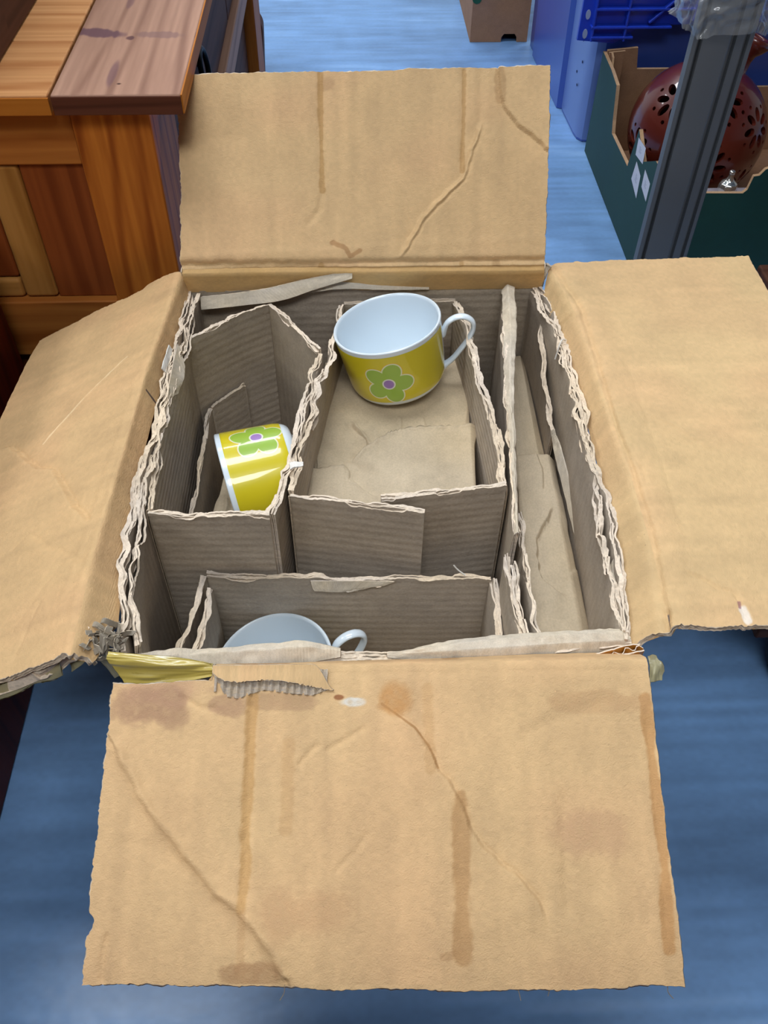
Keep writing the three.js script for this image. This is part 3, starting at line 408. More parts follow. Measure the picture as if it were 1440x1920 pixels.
{ // frayed fibres on the outer edge of the front flap
  const gs = [[0.335, 0.006], [0.72, 0.006], [0.78, 0.004], [0.975, 0.005]].map(([u, l], i) => { const p = frontP2(u); return tube([[p.x, p.y, p.z - 0.001], [p.x + 0.0015 * Math.sin(i * 2), p.y - 0.0015, p.z + l * 0.5], [p.x - 0.002 * Math.cos(i * 3), p.y - 0.003, p.z + l]], 0.0002, 10); });
  mesh('frayed_fibres', mergeGeometries(gs), M.edge, carton).userData.kind = 'stuff';
}

// ───────────────────────── sleeves and dividers inside the carton ─────────────────────────
const sleeveA = thing('cardboard_sleeve', 'open grey cardboard sleeve at the left of the carton, holding the cup on its side', 'cardboard sleeve', [0, 0, 0]);
const part = (name, parent, path, o, m = M.greyAcross, label) => mesh(name, board(path, o), EDGED(m), parent, label);
part('panel', sleeveA, [[-0.1388, -0.110, 0.283], [-0.1402, -0.05, 0.284], [-0.1415, 0.0, 0.285], [-0.1425, 0.0605, 0.285]], { T: 0.0036, seed: 101, jit: 0.003, wob: 0.0022, curve: true, bottom: 0.006 });
part('panel', sleeveA, [[-0.1405, 0.0622, 0.2845], [-0.1, 0.0638, 0.2838], [-0.0655, 0.0645, 0.2835]], { T: 0.0036, seed: 102, jit: 0.0016, wob: 0.001, bottom: 0.006 });
part('panel', sleeveA, [[-0.0640, 0.0635, 0.2835], [-0.0560, 0.0230, 0.284], [-0.0450, -0.0340, 0.2835], [-0.0355, -0.0950, 0.281]], { T: 0.0040, seed: 103, jit: 0.003, wob: 0.0022, bottom: 0.006 });
part('panel', sleeveA, [[-0.1370, -0.1120, 0.282], [-0.1180, -0.128, 0.2815], [-0.1, -0.143, 0.281], [-0.0765, -0.1575, 0.2815]], { T: 0.0032, seed: 104, jit: 0.0026, wob: 0.0012, bottom: 0.006 });
part('panel', sleeveA, [[-0.0752, -0.1560, 0.2815], [-0.0560, -0.1280, 0.281], [-0.0365, -0.0985, 0.281]], { T: 0.0036, seed: 105, jit: 0.002, wob: 0.001, bottom: 0.006 }, M.greyUp);
mesh('torn_flake', patch([[[-0.1400, 0.2875, -0.0989], [-0.1405, 0.289, -0.0639], [-0.1415, 0.285, -0.0441]], [[-0.1375, 0.2835, -0.0940], [-0.1372, 0.282, -0.0690], [-0.1392, 0.281, -0.0480]], [[-0.1345, 0.2795, -0.0830], [-0.1345, 0.2775, -0.0700], [-0.1372, 0.276, -0.0570]]], { nu: 30, nv: 14 }), SCRAP, sleeveA, 'pale torn liner hanging from the left rim');
mesh('torn_flake', patch([[[-0.054, 0.2865, 0.0244], [-0.0505, 0.2875, 0.0246], [-0.0452, 0.287, 0.0248]], [[-0.0535, 0.286, 0.0300], [-0.05, 0.288, 0.0300], [-0.0452, 0.2872, 0.0285]]], { nu: 14 }), [M.white, M.white, M.white], sleeveA);
const dividerH = thing('cardboard_divider', 'low bent cardboard divider under the cup lying on its side', 'cardboard divider', [0, 0, 0]);
part('panel', dividerH, [[-0.1335, 0.0, 0.209], [-0.1320, -0.045, 0.21], [-0.1285, -0.113, 0.213]], { T: 0.0028, seed: 111, jit: 0.002, wob: 0.0012, bottom: 0.008 }, M.greyUp);
part('panel', dividerH, [[-0.1275, -0.1135, 0.213], [-0.114, -0.125, 0.216], [-0.1015, -0.1365, 0.217]], { T: 0.0028, seed: 112, jit: 0.002, wob: 0.0008, bottom: 0.008 });

const sleeveB = thing('cardboard_sleeve', 'open grey cardboard sleeve in the middle of the carton, with two overlapping front panels', 'cardboard sleeve', [0, 0, 0]);
part('panel', sleeveB, [[-0.0185, -0.1560, 0.2795], [-0.0320, -0.0850, 0.28], [-0.0440, -0.0150, 0.2815], [-0.0530, 0.0440, 0.2815]], { T: 0.0040, seed: 121, jit: 0.003, wob: 0.0022, bottom: 0.006 });
part('panel', sleeveB, [[-0.0175, -0.1578, 0.2800], [0.0715, -0.1600, 0.2800]], { T: 0.0026, seed: 122, jit: 0.0006, wob: 0.0004, bottom: 0.006 });
part('panel', sleeveB, [[0.0725, -0.1585, 0.2800], [0.0790, -0.1000, 0.28], [0.0835, -0.0300, 0.28], [0.0868, 0.0395, 0.2800]], { T: 0.0042, seed: 123, jit: 0.0026, wob: 0.002, bottom: 0.006 });
part('panel', sleeveB, [[-0.0530, 0.0465, 0.2815], [-0.02, 0.0525, 0.2805], [0.0318, 0.0622, 0.2790]], { T: 0.0034, seed: 124, jit: 0.0016, wob: 0.001, bottom: 0.006 }, M.greyAcross, 'front panel overlapping from the left');
part('panel', sleeveB, [[0.0047, 0.0500, 0.2800], [0.04, 0.0465, 0.280], [0.0862, 0.0412, 0.2805]], { T: 0.0034, seed: 125, jit: 0.0016, wob: 0.0012, bottom: 0.006 }, M.greyAcross, 'front panel tucked in from the right');

const sleeveC = thing('cardboard_sleeve', 'low open grey cardboard sleeve at the front of the carton, around the half-hidden cup', 'cardboard sleeve', [0, 0, 0]);
part('panel', sleeveC, [[-0.1118, 0.0690, 0.2285], [-0.02, 0.0745, 0.2288], [0.0772, 0.0772, 0.2285]], { T: 0.0034, seed: 131, jit: 0.0016, wob: 0.001, bottom: 0.006 });
part('panel', sleeveC, [[-0.1132, 0.0700, 0.2285], [-0.1195, 0.105, 0.2285], [-0.1275, 0.1560, 0.2285]], { T: 0.0032, seed: 132, jit: 0.0016, wob: 0.0012, bottom: 0.006 }, M.greyUp);
part('panel', sleeveC, [[-0.1085, 0.0795, 0.2280], [-0.1120, 0.110, 0.2280], [-0.1165, 0.1570, 0.2280]], { T: 0.0034, seed: 133, jit: 0.002, wob: 0.0016, bottom: 0.006 }, M.greyUp);
part('panel', sleeveC, [[0.0780, 0.0785, 0.2285], [0.0785, 0.110, 0.2285], [0.0775, 0.1570, 0.2285]], { T: 0.0044, seed: 134, jit: 0.002, wob: 0.0016, bottom: 0.006 }, M.greyUp);
mesh('torn_flake', patch([[[-0.0426, 0.2275, 0.0770], [-0.015, 0.2285, 0.0785], [0.0133, 0.2275, 0.0790]], [[-0.0415, 0.222, 0.0790], [-0.018, 0.2215, 0.0800], [0.006, 0.2245, 0.0800]], [[-0.0404, 0.2195, 0.0795], [-0.0200, 0.2190, 0.0800], [-0.006, 0.2225, 0.0800]]], { nu: 50, nv: 10 }), SCRAP, sleeveC, 'torn pale strip on the back panel');
mesh('torn_flake', tube([[0.0519, 0.238, 0.0745], [0.055, 0.234, 0.0755], [0.0600, 0.2300, 0.0770]], 0.0005, 8), M.white, sleeveC);

const dividerE = thing('cardboard_divider', 'tall cardboard divider with a pale torn top edge, right of the upright cup', 'cardboard divider', [0, 0, 0]);
part('panel', dividerE, [[0.1105, -0.1590, 0.2895], [0.1040, -0.1000, 0.2885], [0.0985, -0.0480, 0.2855], [0.0935, 0.0200, 0.282], [0.0875, 0.0800, 0.279]], { T: 0.0034, seed: 141, jit: 0.002, wob: 0.0014, bottom: 0.006, curve: true }, M.greyUp);
mesh('torn_edge', patch([[[0.1078, -0.1600, 0.288], [0.1015, -0.1000, 0.287], [0.0965, -0.0520, 0.2835], [0.0925, 0.015, 0.281], [0.0862, 0.082, 0.277]].map(([x, z, y]) => [x, y, z]), [[0.1120, -0.1605, 0.2925], [0.1065, -0.1000, 0.2915], [0.1000, -0.0520, 0.2875], [0.0942, 0.015, 0.2835], [0.0878, 0.082, 0.2795]].map(([x, z, y]) => [x, y, z]), [[0.1178, -0.1600, 0.2905], [0.1110, -0.1000, 0.2895], [0.1030, -0.0520, 0.2865], [0.0958, 0.015, 0.282], [0.0890, 0.082, 0.2785]].map(([x, z, y]) => [x, y, z]), [[0.1185, -0.1600, 0.284], [0.1115, -0.1000, 0.284], [0.1030, -0.0520, 0.282], [0.0960, 0.015, 0.279], [0.0892, 0.082, 0.276]].map(([x, z, y]) => [x, y, z])], { nu: 160, nv: 24, t: 0.0006, h: (u, v) => 0.0012 * (noise(u * 30, v * 3, 6) - 0.5) + 0.0009 * (noise(u * 90, v * 5, 8) - 0.5) }), SCRAP, dividerE, 'pale torn top edge');
const thin = (path, seed, T, label, m = M.greyUp) => { const g = thing('cardboard_divider', label, 'cardboard divider', [0, 0, 0]); part('panel', g, path, { T, seed, jit: 0.003, wob: 0.002, bottom: 0.006, curve: true }, m); return g; };
thin([[0.0805, 0.0870, 0.268], [0.0795, 0.1000, 0.264], [0.0800, 0.130, 0.259], [0.0808, 0.1585, 0.259]].map(([x, z, y]) => [x + 0.0025, z, y]), 151, 0.0030, 'first thin torn cardboard divider right of the front sleeve');
thin([[0.0880, 0.0950, 0.268], [0.0868, 0.1150, 0.264], [0.0872, 0.135, 0.262], [0.0874, 0.1585, 0.262]], 152, 0.0026, 'second thin torn cardboard divider, between the first one and the wrapped parcel');
thin([[0.0950, 0.0500, 0.262], [0.0934, 0.0800, 0.262], [0.0924, 0.110, 0.262], [0.0918, 0.1585, 0.262]], 153, 0.0024, 'thin straight cardboard divider standing against the left side of the wrapped parcel');
const dividerG = thing('cardboard_divider', 'thin cardboard divider with a curled front end, between the wrapped parcel and the right wall', 'cardboard divider', [0, 0, 0]);
part('panel', dividerG, [[0.1368, -0.1580, 0.2850], [0.1370, -0.1200, 0.268], [0.1372, -0.0800, 0.252], [0.1362, -0.0420, 0.244]], { T: 0.0028, seed: 161, jit: 0.0024, wob: 0.0016, bottom: 0.006, curve: true }, M.greyUp);
mesh('curled_end', patch([[[0.1345, 0.243, -0.0450], [0.1352, 0.2385, -0.0200], [0.1368, 0.234, 0.005], [0.1388, 0.229, 0.030], [0.1412, 0.224, 0.0560]], [[0.1368, 0.2475, -0.0430], [0.1390, 0.2455, -0.0230], [0.1408, 0.2415, 0.002], [0.1420, 0.234, 0.030], [0.1428, 0.2268, 0.0570]], [[0.1388, 0.238, -0.0400], [0.1413, 0.237, -0.0200], [0.1428, 0.234, 0.002], [0.1438, 0.228, 0.030], [0.1438, 0.2205, 0.0570]]], { nu: 70, nv: 16, t: 0.0012, h: (u, v) => 0.0008 * (noise(u * 18, v * 4, 6) - 0.5) }), SCRAP, dividerG, 'curled torn end');

// ───────────────────────── paper-wrapped bundles ─────────────────────────
// a cushion of paper over x0..x1, z0..z1; corners sink by the side profile; creases in metres [x, z]
function bundle(name, label, category, { x0, x1, z0, z1, top, low, creases = [], seed, nu = 130, nv = 150, edge = 0.12, skew = 0, h, tilt = () => 0 }) {
  const W = x1 - x0, L = z1 - z0, rel = relief(W, L, creases.map((c) => ({ ...c, p: c.p.map(([x, z]) => [(x - x0) / W, (z - z0) / L]) })), seed, 0.0016, 0);
  const drop = (k) => (k <= 0 ? 0 : k >= 1 ? 1 : 1 - Math.sqrt(1 - k ** 2.6));
  const inset = (t) => { const e = edge; return t < e ? [drop(1 - t / e), 0] : t > 1 - e ? [drop((t - 1 + e) / e), 0] : [0, 0]; };
  const map01 = (t) => { const e = edge; return t < e ? 0.05 * Math.sin(t / e * Math.PI / 2) : t > 1 - e ? 1 - 0.05 * Math.sin((1 - t) / e * Math.PI / 2) : lerp(0.05, 0.95, (t - e) / (1 - 2 * e)); };
  const P = (u, v) => { const a = inset(u)[0], b = inset(v)[0], d = clamp(a + b - a * b), x = map01(u), z = map01(v); return V(lerp(x0, x1, x) + skew * (z - 0.5), lerp(top + tilt(x, z), low, d), lerp(z0, z1, z)); };
  const g = sheet(P, { nu, nv, t: 0.0008, rag: 0.0001, h: (u, v) => rel(map01(u), map01(v)) + (h ? h(lerp(x0, x1, map01(u)), lerp(z0, z1, map01(v))) : 0), uvScale: [W * 1.4, L * 1.4] });
  const t = thing(name, label, category, [0, 0, 0]);
  mesh('paper_wrap', g, [M.wrap, M.wrap, M.wrap], t);
  return t;
}
const bundleB = bundle('wrapped_bundle', 'bundle wrapped in creased buff paper under the upright cup', 'paper bundle', {
  x0: -0.046, x1: 0.083, z0: -0.150, z1: 0.040, top: 0.2345, low: 0.03, seed: 201, skew: -0.012, edge: 0.1,
  creases: [
    { p: [[-0.0155, -0.0699], [-0.0066, -0.0574], [0.0007, -0.0425], [-0.0135, -0.0209]], w: 0.0011, d: 0.0019, step: -0.0019 }, { p: [[-0.0135, -0.0217], [-0.0033, -0.0337], [0.0085, -0.046], [0.023, -0.0557], [0.0516, -0.0577], [0.0827, -0.0577]], w: 0.0016, d: 0.0031, step: 0.0042, open1: 1 },
    { p: [[-0.05, -0.015], [-0.0272, -0.0187], [-0.0136, -0.0191]], w: 0.0013, d: 0.0020, step: 0.0027, open0: 1 }, { p: [[-0.0136, -0.0183], [-0.0119, -0.0047], [0.0041, 0.0106], [0.02, 0.02]], w: 0.0012, d: 0.0014, step: 0.0019 }, { p: [[0.0231, -0.075], [0.023, -0.0566]], w: 0.001, d: 0.0014 }, { p: [[0.04, -0.075], [0.043, -0.06]], w: 0.0012, d: 0.0010 },
  ],
  h: (x, z) => 0.0022 * Math.exp(-(((x - 0.03) / 0.045) ** 2 + ((z + 0.005) / 0.045) ** 2)) + 0.002 * Math.exp(-(((x - 0.076) / 0.008) ** 2 + ((z + 0.055) / 0.01) ** 2)), tilt: (x, z) => -0.006 * smooth(0.55, 0.2, z) * 0,
});
bundle('wrapped_bundle', 'buff paper bundle deep in the left sleeve under the cup lying on its side', 'paper bundle', { x0: -0.126, x1: -0.056, z0: -0.09, z1: 0.055, top: 0.1765, tilt: (x) => 0.006 * x, low: 0.02, seed: 211, nu: 60, nv: 80, edge: 0.14, skew: -0.012, creases: [{ p: [[-0.115, -0.05], [-0.11, 0.0], [-0.112, 0.04]], w: 0.0016, d: 0.0020, step: 0.0019 }, { p: [[-0.12, 0.0], [-0.09, 0.02]], w: 0.0012, d: 0.0017 }] });
bundle('wrapped_bundle', 'buff paper bundle in the front sleeve under the half-hidden cup', 'paper bundle', { x0: -0.108, x1: 0.070, z0: 0.084, z1: 0.156, top: 0.127, low: 0.02, seed: 221, nu: 80, nv: 60, edge: 0.14 });
{ // long parcels in the slot on the right: flat top, a ridge near the right side and a sloping shoulder
  const make = (label, { z0, z1, xl, xr, y, low, creases, seed, ridge = 0.8, tilt = 0 }) => {
    const W = 0.04, L = z1 - z0, rel = relief(W, L, creases.map((c) => ({ ...c, p: c.p.map(([x, z]) => [(x - xl((z - z0) / L)) / W, (z - z0) / L]) })), seed, 0.0009, 0);
    const prof = [[-0.02, low], [0, y - 0.002], [0.04, y], [ridge, y + 0.0012], [ridge + 0.05, y + 0.0002], [0.99, y - 0.0055], [1.02, y - 0.0085], [1.03, low]], S = [0]; for (let i = 1; i < prof.length; i++) S.push(S[i - 1] + (i === 1 || i === prof.length - 1 ? 0.12 : Math.hypot((prof[i][0] - prof[i - 1][0]), (prof[i][1] - prof[i - 1][1]) * 12)));
    const P = (u, v) => { const k = clamp(u) * S[S.length - 1]; let i = 0; while (i < S.length - 2 && S[i + 1] < k) i++; const f = (k - S[i]) / (S[i + 1] - S[i]), a = lerp(prof[i][0], prof[i + 1][0], f), yy = lerp(prof[i][1], prof[i + 1][1], f), e = Math.min(v, 1 - v), dr = e < 0.03 ? (1 - Math.sqrt(1 - (1 - Math.max(0, e) / 0.03) ** 2)) * 0.006 : 0; P.a = a; return V(lerp(xl(v), xr(v), a), yy - (yy > low + 0.005 ? dr : 0) + tilt * (v - 0.5), lerp(z0, z1, v)); };
    const g = sheet(P, { nu: 90, nv: 170, t: 0.0008, rag: 0.0001, h: (u, v) => { P(u, v); return rel(P.a, v); }, uvScale: [0.06, L] });
    const t = thing('wrapped_parcel', label, 'paper parcel', [0, 0, 0]); mesh('paper_wrap', g, [M.wrap, M.wrap, M.wrap], t); return t;
  };
  make('long flat parcel in buff paper filling the front of the right-hand slot', { z0: -0.036, z1: 0.1575, xl: (v) => lerp(0.1085, 0.0942, v), xr: (v) => lerp(0.1385, 0.1345, v), y: 0.2305, low: 0.03, seed: 231, creases: [{ p: [[0.1347, 0.019], [0.1231, 0.0344], [0.1134, 0.0493], [0.1109, 0.0657], [0.1106, 0.0816], [0.1141, 0.0861], [0.1204, 0.0939], [0.1281, 0.0975]], w: 0.0013, d: 0.00015, step: 0.0023 }, { p: [[0.095, 0.084], [0.112, 0.085], [0.117, 0.09]], w: 0.0012, d: 0.00015 }, { p: [[0.129, -0.036], [0.1317, -0.0184], [0.1272, 0.0046]], w: 0.0014, d: 0.00021, step: 0.0011 }] });
  make('flat parcel in buff paper at the back of the right-hand slot', { z0: -0.1605, z1: -0.026, xl: (v) => lerp(0.1200, 0.1090, v), xr: (v) => lerp(0.1345, 0.1345, v), y: 0.2230, low: 0.03, seed: 241, ridge: 0.72, creases: [{ p: [[0.1300, -0.16], [0.1270, -0.099], [0.1225, -0.03]], w: 0.0012, d: -0.00024, open0: 1, open1: 1 }, { p: [[0.128, -0.08], [0.132, -0.05]], w: 0.001, d: 0.00015 }] });
}

// ───────────────────────── cups ─────────────────────────
const bandMap = canvasTex(2048, 384, (g, w, h) => {
  g.fillStyle = 'rgb(212,196,22)'; g.fillRect(0, 0, w, h);
  const flower = (cx, cy, R, rot) => {
    const petals = (k, grow) => { g.fillStyle = k; for (let i = 0; i < 5; i++) { const a = rot + i * 1.2566; g.beginPath(); g.ellipse(cx + Math.cos(a) * R * 0.58, cy + Math.sin(a) * R * 0.58, R * 0.42 + grow, R * 0.36 + grow, a, 0, 6.2832); g.fill(); } g.beginPath(); g.arc(cx, cy, R * 0.5 + grow * 0.3, 0, 6.2832); g.fill(); };
    petals('rgb(216,182,24)', R * 0.085); petals('rgb(222,224,186)', R * 0.055); petals('rgb(150,186,62)', 0);
    g.fillStyle = 'rgb(222,222,210)'; g.beginPath(); g.ellipse(cx, cy, R * 0.27, R * 0.27, 0, 0, 6.2832); g.fill();
    g.fillStyle = 'rgb(154,118,186)'; g.beginPath(); g.ellipse(cx, cy, R * 0.21, R * 0.21, 0, 0, 6.2832); g.fill();
  };
  for (const u of [0.25, 0.75]) flower(u * w, h * 0.57, h * 0.43, 0.06);
  g.fillStyle = 'rgb(228,228,222)'; g.fillRect(0, 0, 6, h); g.fillRect(w - 6, 0, 6, h);
});
const glaze = phys({ map: bandMap, roughness: 0.3, clearcoat: 0.9, clearcoatRoughness: 0.05 });
const cupProfile = [[0, 0.0035], [0.020, 0.0035], [0.0225, 0.0008], [0.0255, 0], [0.0268, 0.0014], [0.0325, 0.0028], [0.0352, 0.0055], [0.0368, 0.0092], [0.0378, 0.0135], [0.0412, 0.0540], [0.0413, 0.0556], [0.0404, 0.0563], [0.0392, 0.0552], [0.0386, 0.052], [0.0352, 0.014], [0.0335, 0.0085], [0.0295, 0.0062], [0, 0.0055]];
const lathe = (pts, n = 96, a0 = 0, al = Math.PI * 2) => new THREE.LatheGeometry(pts.map(([x, y]) => new THREE.Vector2(x, y)), n, a0, al);
const smoothProfile = (pts, n) => { const c = new THREE.CatmullRomCurve3(pts.map(([x, y]) => V(x, y, 0)), false, 'centripetal', 0.5); return c.getPoints(n).map((p) => [Math.max(0, p.x), p.y]); };
const cupBody = lathe(smoothProfile(cupProfile, 110));
const gapA = 0.2, cupBand = lathe([[0.03665, 0.0085], [0.03705, 0.0098], [0.0379, 0.0136], [0.0396, 0.033], [0.04105, 0.0508], [0.04112, 0.0516], [0.04105, 0.0522]].map(([x, y]) => [x + 0.00022, y]), 110, Math.PI / 2 + gapA, Math.PI * 2 - 2 * gapA);
{ const uv = cupBand.attributes.uv, p = cupBand.attributes.position; for (let i = 0; i < uv.count; i++) uv.setY(i, (p.getY(i) - 0.0085) / 0.0437); }
const cupHandle = (() => { // strap swept round an ear shape in the x-y plane, leaving the wall at +x
  const c = new THREE.CatmullRomCurve3([[0.0385, 0.0375], [0.0415, 0.0415], [0.0452, 0.0470], [0.0520, 0.0502], [0.0590, 0.0492], [0.0635, 0.0445], [0.0636, 0.0385], [0.0590, 0.0300], [0.0510, 0.0210], [0.0445, 0.0145], [0.0385, 0.0105], [0.0365, 0.0098]].map(([x, y]) => V(x, y, 0)));
  const n = 70, m = 14, pos = [], uv = [], idx = [];
  for (let i = 0; i <= n; i++) { const t = i / n, p = c.getPoint(t), d = c.getTangent(t), q = V(d.y, -d.x, 0), fl = 1 + 0.9 * (gauss((t - 0.02) / 0.07) + gauss((t - 0.98) / 0.07)); for (let k = 0; k < m; k++) { const a = k / m * 6.2832, w = p.clone().addScaledVector(q, Math.cos(a) * 0.0019 * fl).add(V(0, 0, Math.sin(a) * 0.0034 * (0.85 + 0.15 * fl))); pos.push(w.x, w.y, w.z); uv.push(t, k / m); } }
  for (let i = 0; i < n; i++) for (let k = 0; k < m; k++) { const a = i * m + k, b = i * m + (k + 1) % m; idx.push(a, b, a + m, b, b + m, a + m); }
  return geo(pos, uv, [idx]);
})();
function makeCup(label) {
  const t = thing('cup', label, 'cup', [0, 0, 0]);
  mesh('body', cupBody, M.porcelain, t); mesh('printed_band', cupBand, glaze, t, 'yellow printed band with green flowers'); mesh('handle', cupHandle, M.porcelain, t);
  return t;
}
// stand a cup at base point with its axis along `axis`, spun about it by `spin`
function pose(o, base, axis, spin) { o.position.set(...base); const q = new THREE.Quaternion().setFromUnitVectors(V(0, 1, 0), V(...axis).normalize()), s = new THREE.Quaternion().setFromAxisAngle(V(0, 1, 0), spin); o.quaternion.copy(q.multiply(s)); return o; }
const cup = pose(makeCup('yellow cup with a green flower standing upright on the wrapped bundle'), [0.0259, 0.2360, -0.1118], [-0.2, 0.97, -0.09], -0.03);
function copyCup(label) { const c = cup.clone(); c.name = numbered('cup'); c.userData = { ...cup.userData, label }; scene.add(c); return c; }
pose(copyCup('yellow flowered cup lying on its side in the left sleeve'), [-0.0505, 0.2223, -0.0318], [-0.970, -0.096, 0.254], 2.05);
pose(copyCup('white-lined cup half hidden behind the front rim of the carton'), [-0.0585, 0.1305, 0.1135], [-0.2, 0.975, 0.02], 0.35);

// ───────────────────────── pine cabinet at the left ─────────────────────────
function woodTex(dark, light, seed, rings = 16, knots = [], marks = []) {      // grain along u; tile 0.6 m x 0.3 m
  return tex(768, 384, (u, v) => {
    let y = v + 0.035 * (fbm(u * 3, v * 2, seed, 2) - 0.5); for (const [ku, kv, ks] of knots) { const d = Math.hypot((u - ku) * 2.4, v - kv); y += ks * gauss(d / 0.06) * Math.sign(v - kv); }
    const lf = y * rings + 1.6 * noise(u * 2, y * 5, seed + 2, 2), ring = Math.abs(((lf % 1) + 1) % 1 - 0.5) * 2, line = smooth(0.55, 1, ring);
    const streak = noise(u * 5, v * 110, seed + 3, 5, 110), pore = noise(u * 36, v * 260, seed + 4, 36, 260), big = noise(u * 2, v * 4, seed + 5, 2, 4);
    const t = clamp(0.62 - 0.55 * line * (0.5 + 0.8 * noise(u * 3, y * 8, seed + 6)) + (streak - 0.5) * 0.35 + (big - 0.5) * 0.35 + (pore - 0.5) * 0.12);
    let c = mix3(dark, light, t); for (const [ku, kv] of knots) { const d = Math.hypot((u - ku) * 1.1, (v - kv) * 3.2); c = mix3(c, [dark[0] * 0.75, dark[1] * 0.72, dark[2] * 1.0], 0.75 * smooth(0.09, 0.02, d + 0.03 * streak)); }
    for (const [mu, mv, ru, rv, k, a, tilt] of marks) { const du = (u - mu - (v - mv) * tilt) / ru, dv = (v - mv) / rv; c = mix3(c, k, a * smooth(1, 0.6, Math.hypot(du, dv) + (streak - 0.5) * 0.35)); }
    return c;
  });
}
const varnish = (map, rough = 0.38) => phys({ map, roughness: rough + 0.14, specularIntensity: 0.22, clearcoat: 0.05, clearcoatRoughness: 0.3 });
const W = {
  top: varnish(woodTex([142, 104, 86], [194, 152, 128], 301, 13, [], [[0.648, 0.40, 0.016, 0.085, [96, 66, 78], 0.75, 0.10], [0.655, 0.56, 0.013, 0.07, [122, 92, 92], 0.5, 0.03], [0.665, 0.485, 0.008, 0.012, [80, 50, 56], 0.7, 0], [0.772, 0.475, 0.05, 0.013, [110, 78, 84], 0.6, 0], [0.80, 0.50, 0.003, 0.006, [60, 36, 30], 0.9, 0], [0.54, 0.45, 0.03, 0.012, [116, 84, 88], 0.5, 0]]), 0.4), board: varnish(woodTex([178, 116, 68], [220, 164, 110], 311, 8), 0.4),
  post: varnish(woodTex([122, 56, 17], [198, 120, 46], 321, 12), 0.35), rail: varnish(woodTex([136, 74, 28], [188, 120, 56], 331, 10), 0.35),
  panel: varnish(woodTex([110, 52, 22], [144, 76, 35], 341, 7), 0.35), pale: varnish(woodTex([140, 92, 40], [178, 126, 66], 351, 9), 0.35),
  end: varnish(woodTex([72, 38, 26], [98, 56, 40], 361, 30), 0.5), orange: varnish(woodTex([160, 92, 30], [196, 124, 48], 371, 14), 0.4), dark: varnish(woodTex([74, 46, 34], [104, 68, 52], 381, 12), 0.5),
};
const iron = std({ color: 0x15181c, metalness: 0.8, roughness: 0.45 });
let woodSeed = 7;
function plank(name, parent, mat, [x0, x1], [y0, y1], [z0, z1], axis = 'z', r = 0.0018, label, off) {
  const w = x1 - x0, h = y1 - y0, d = z1 - z0, g = new RoundedBoxGeometry(w, h, d, 2, Math.min(r, w / 2.1, h / 2.1, d / 2.1)), p = g.attributes.position, n = g.attributes.normal, uv = g.attributes.uv, q = rng(woodSeed++), ou = off ? off[0] : q(), ov = off ? off[1] : q();
  for (let i = 0; i < p.count; i++) {
    const c = { x: p.getX(i), y: p.getY(i), z: p.getZ(i) }, a = [Math.abs(n.getX(i)), Math.abs(n.getY(i)), Math.abs(n.getZ(i))], k = a.indexOf(Math.max(...a)), rest = ['x', 'y', 'z'].filter((s, j) => j !== k), lo = rest.includes(axis) ? axis : rest[0], cr = rest.find((s) => s !== lo);
    uv.setXY(i, c[lo] / 0.6 + ou, c[cr] / 0.3 + ov);
  }
  g.translate((x0 + x1) / 2, (y0 + y1) / 2, (z0 + z1) / 2);
  return mesh(name, g, mat, parent, label);
}
const cab = thing('pine_cabinet', 'low varnished pine cabinet with a panelled end, left of the carton', 'cabinet', [0.0047, 0.0113, 0.0255]);
plank('end_board', cab, W.top, [-0.2222, -0.1320], [0.3995, 0.4137], [-1.22, -0.2255], 'z', 0.0016, 'pinkish end board of the top with dark stains', [0, 0.5]);
plank('end_grain', cab, W.end, [-0.2220, -0.1323], [0.3997, 0.4124], [-0.2262, -0.2247], 'x', 0.0004, 'dark end grain');
plank('edge_strip', cab, W.orange, [-0.1328, -0.1312], [0.3997, 0.4130], [-1.22, -0.2262], 'z', 0.0004);
for (let i = 0; i < 10; i++) { const z1 = -0.2255 - i * 0.0945, z0 = z1 - 0.0938; plank('top_board', cab, W.board, [-0.62, -0.2240], [0.3998, 0.4135], [z0, z1], 'x', 0.0014); }
plank('front_edge', cab, W.orange, [-0.62, -0.2238], [0.3998, 0.4118], [-0.2262, -0.2243], 'x', 0.0004);
plank('corner_post', cab, W.post, [-0.2154, -0.1586], [-0.0113, 0.3995], [-0.330, -0.2350], 'y', 0.002);
plank('corner_post', cab, W.post, [-0.2154, -0.1586], [-0.0113, 0.3995], [-1.20, -1.10], 'y', 0.002);
plank('top_rail', cab, W.rail, [-0.62, -0.2156], [0.3560, 0.3995], [-0.262, -0.2385], 'x');
plank('panel_board', cab, W.panel, [-0.2652, -0.2157], [0.2370, 0.3560], [-0.258, -0.2420], 'y', 0.0012);
plank('panel_moulding', cab, W.pale, [-0.2930, -0.2655], [0.2370, 0.3560], [-0.258, -0.2405], 'y', 0.004);
plank('panel_moulding', cab, W.pale, [-0.62, -0.2931], [0.2370, 0.2555], [-0.258, -0.2405], 'x', 0.004);
plank('raised_panel', cab, W.panel, [-0.62, -0.2935], [0.2560, 0.3560], [-0.258, -0.2425], 'y', 0.003);
plank('base_rail', cab, W.rail, [-0.62, -0.2150], [0.1800, 0.2368], [-0.262, -0.2345], 'x', 0.002);
plank('plinth', cab, W.panel, [-0.62, -0.2157], [-0.0113, 0.1795], [-0.262, -0.2440], 'x', 0.002);
{ const d = plank('drawer_front', cab, W.dark, [-0.19, -0.1640], [0.2520, 0.3960], [-0.800, -0.340], 'z', 0.003); const r = mesh('ring_pull', new THREE.TorusGeometry(0.019, 0.0028, 10, 28).rotateY(Math.PI / 2).rotateZ(0.12).translate(-0.1575, 0.312, -0.515), iron, d, 'black iron ring pull'); mesh('ring_pull_plate', new THREE.CylinderGeometry(0.013, 0.013, 0.004, 20).rotateZ(Math.PI / 2).translate(-0.1615, 0.328, -0.515), iron, d); }
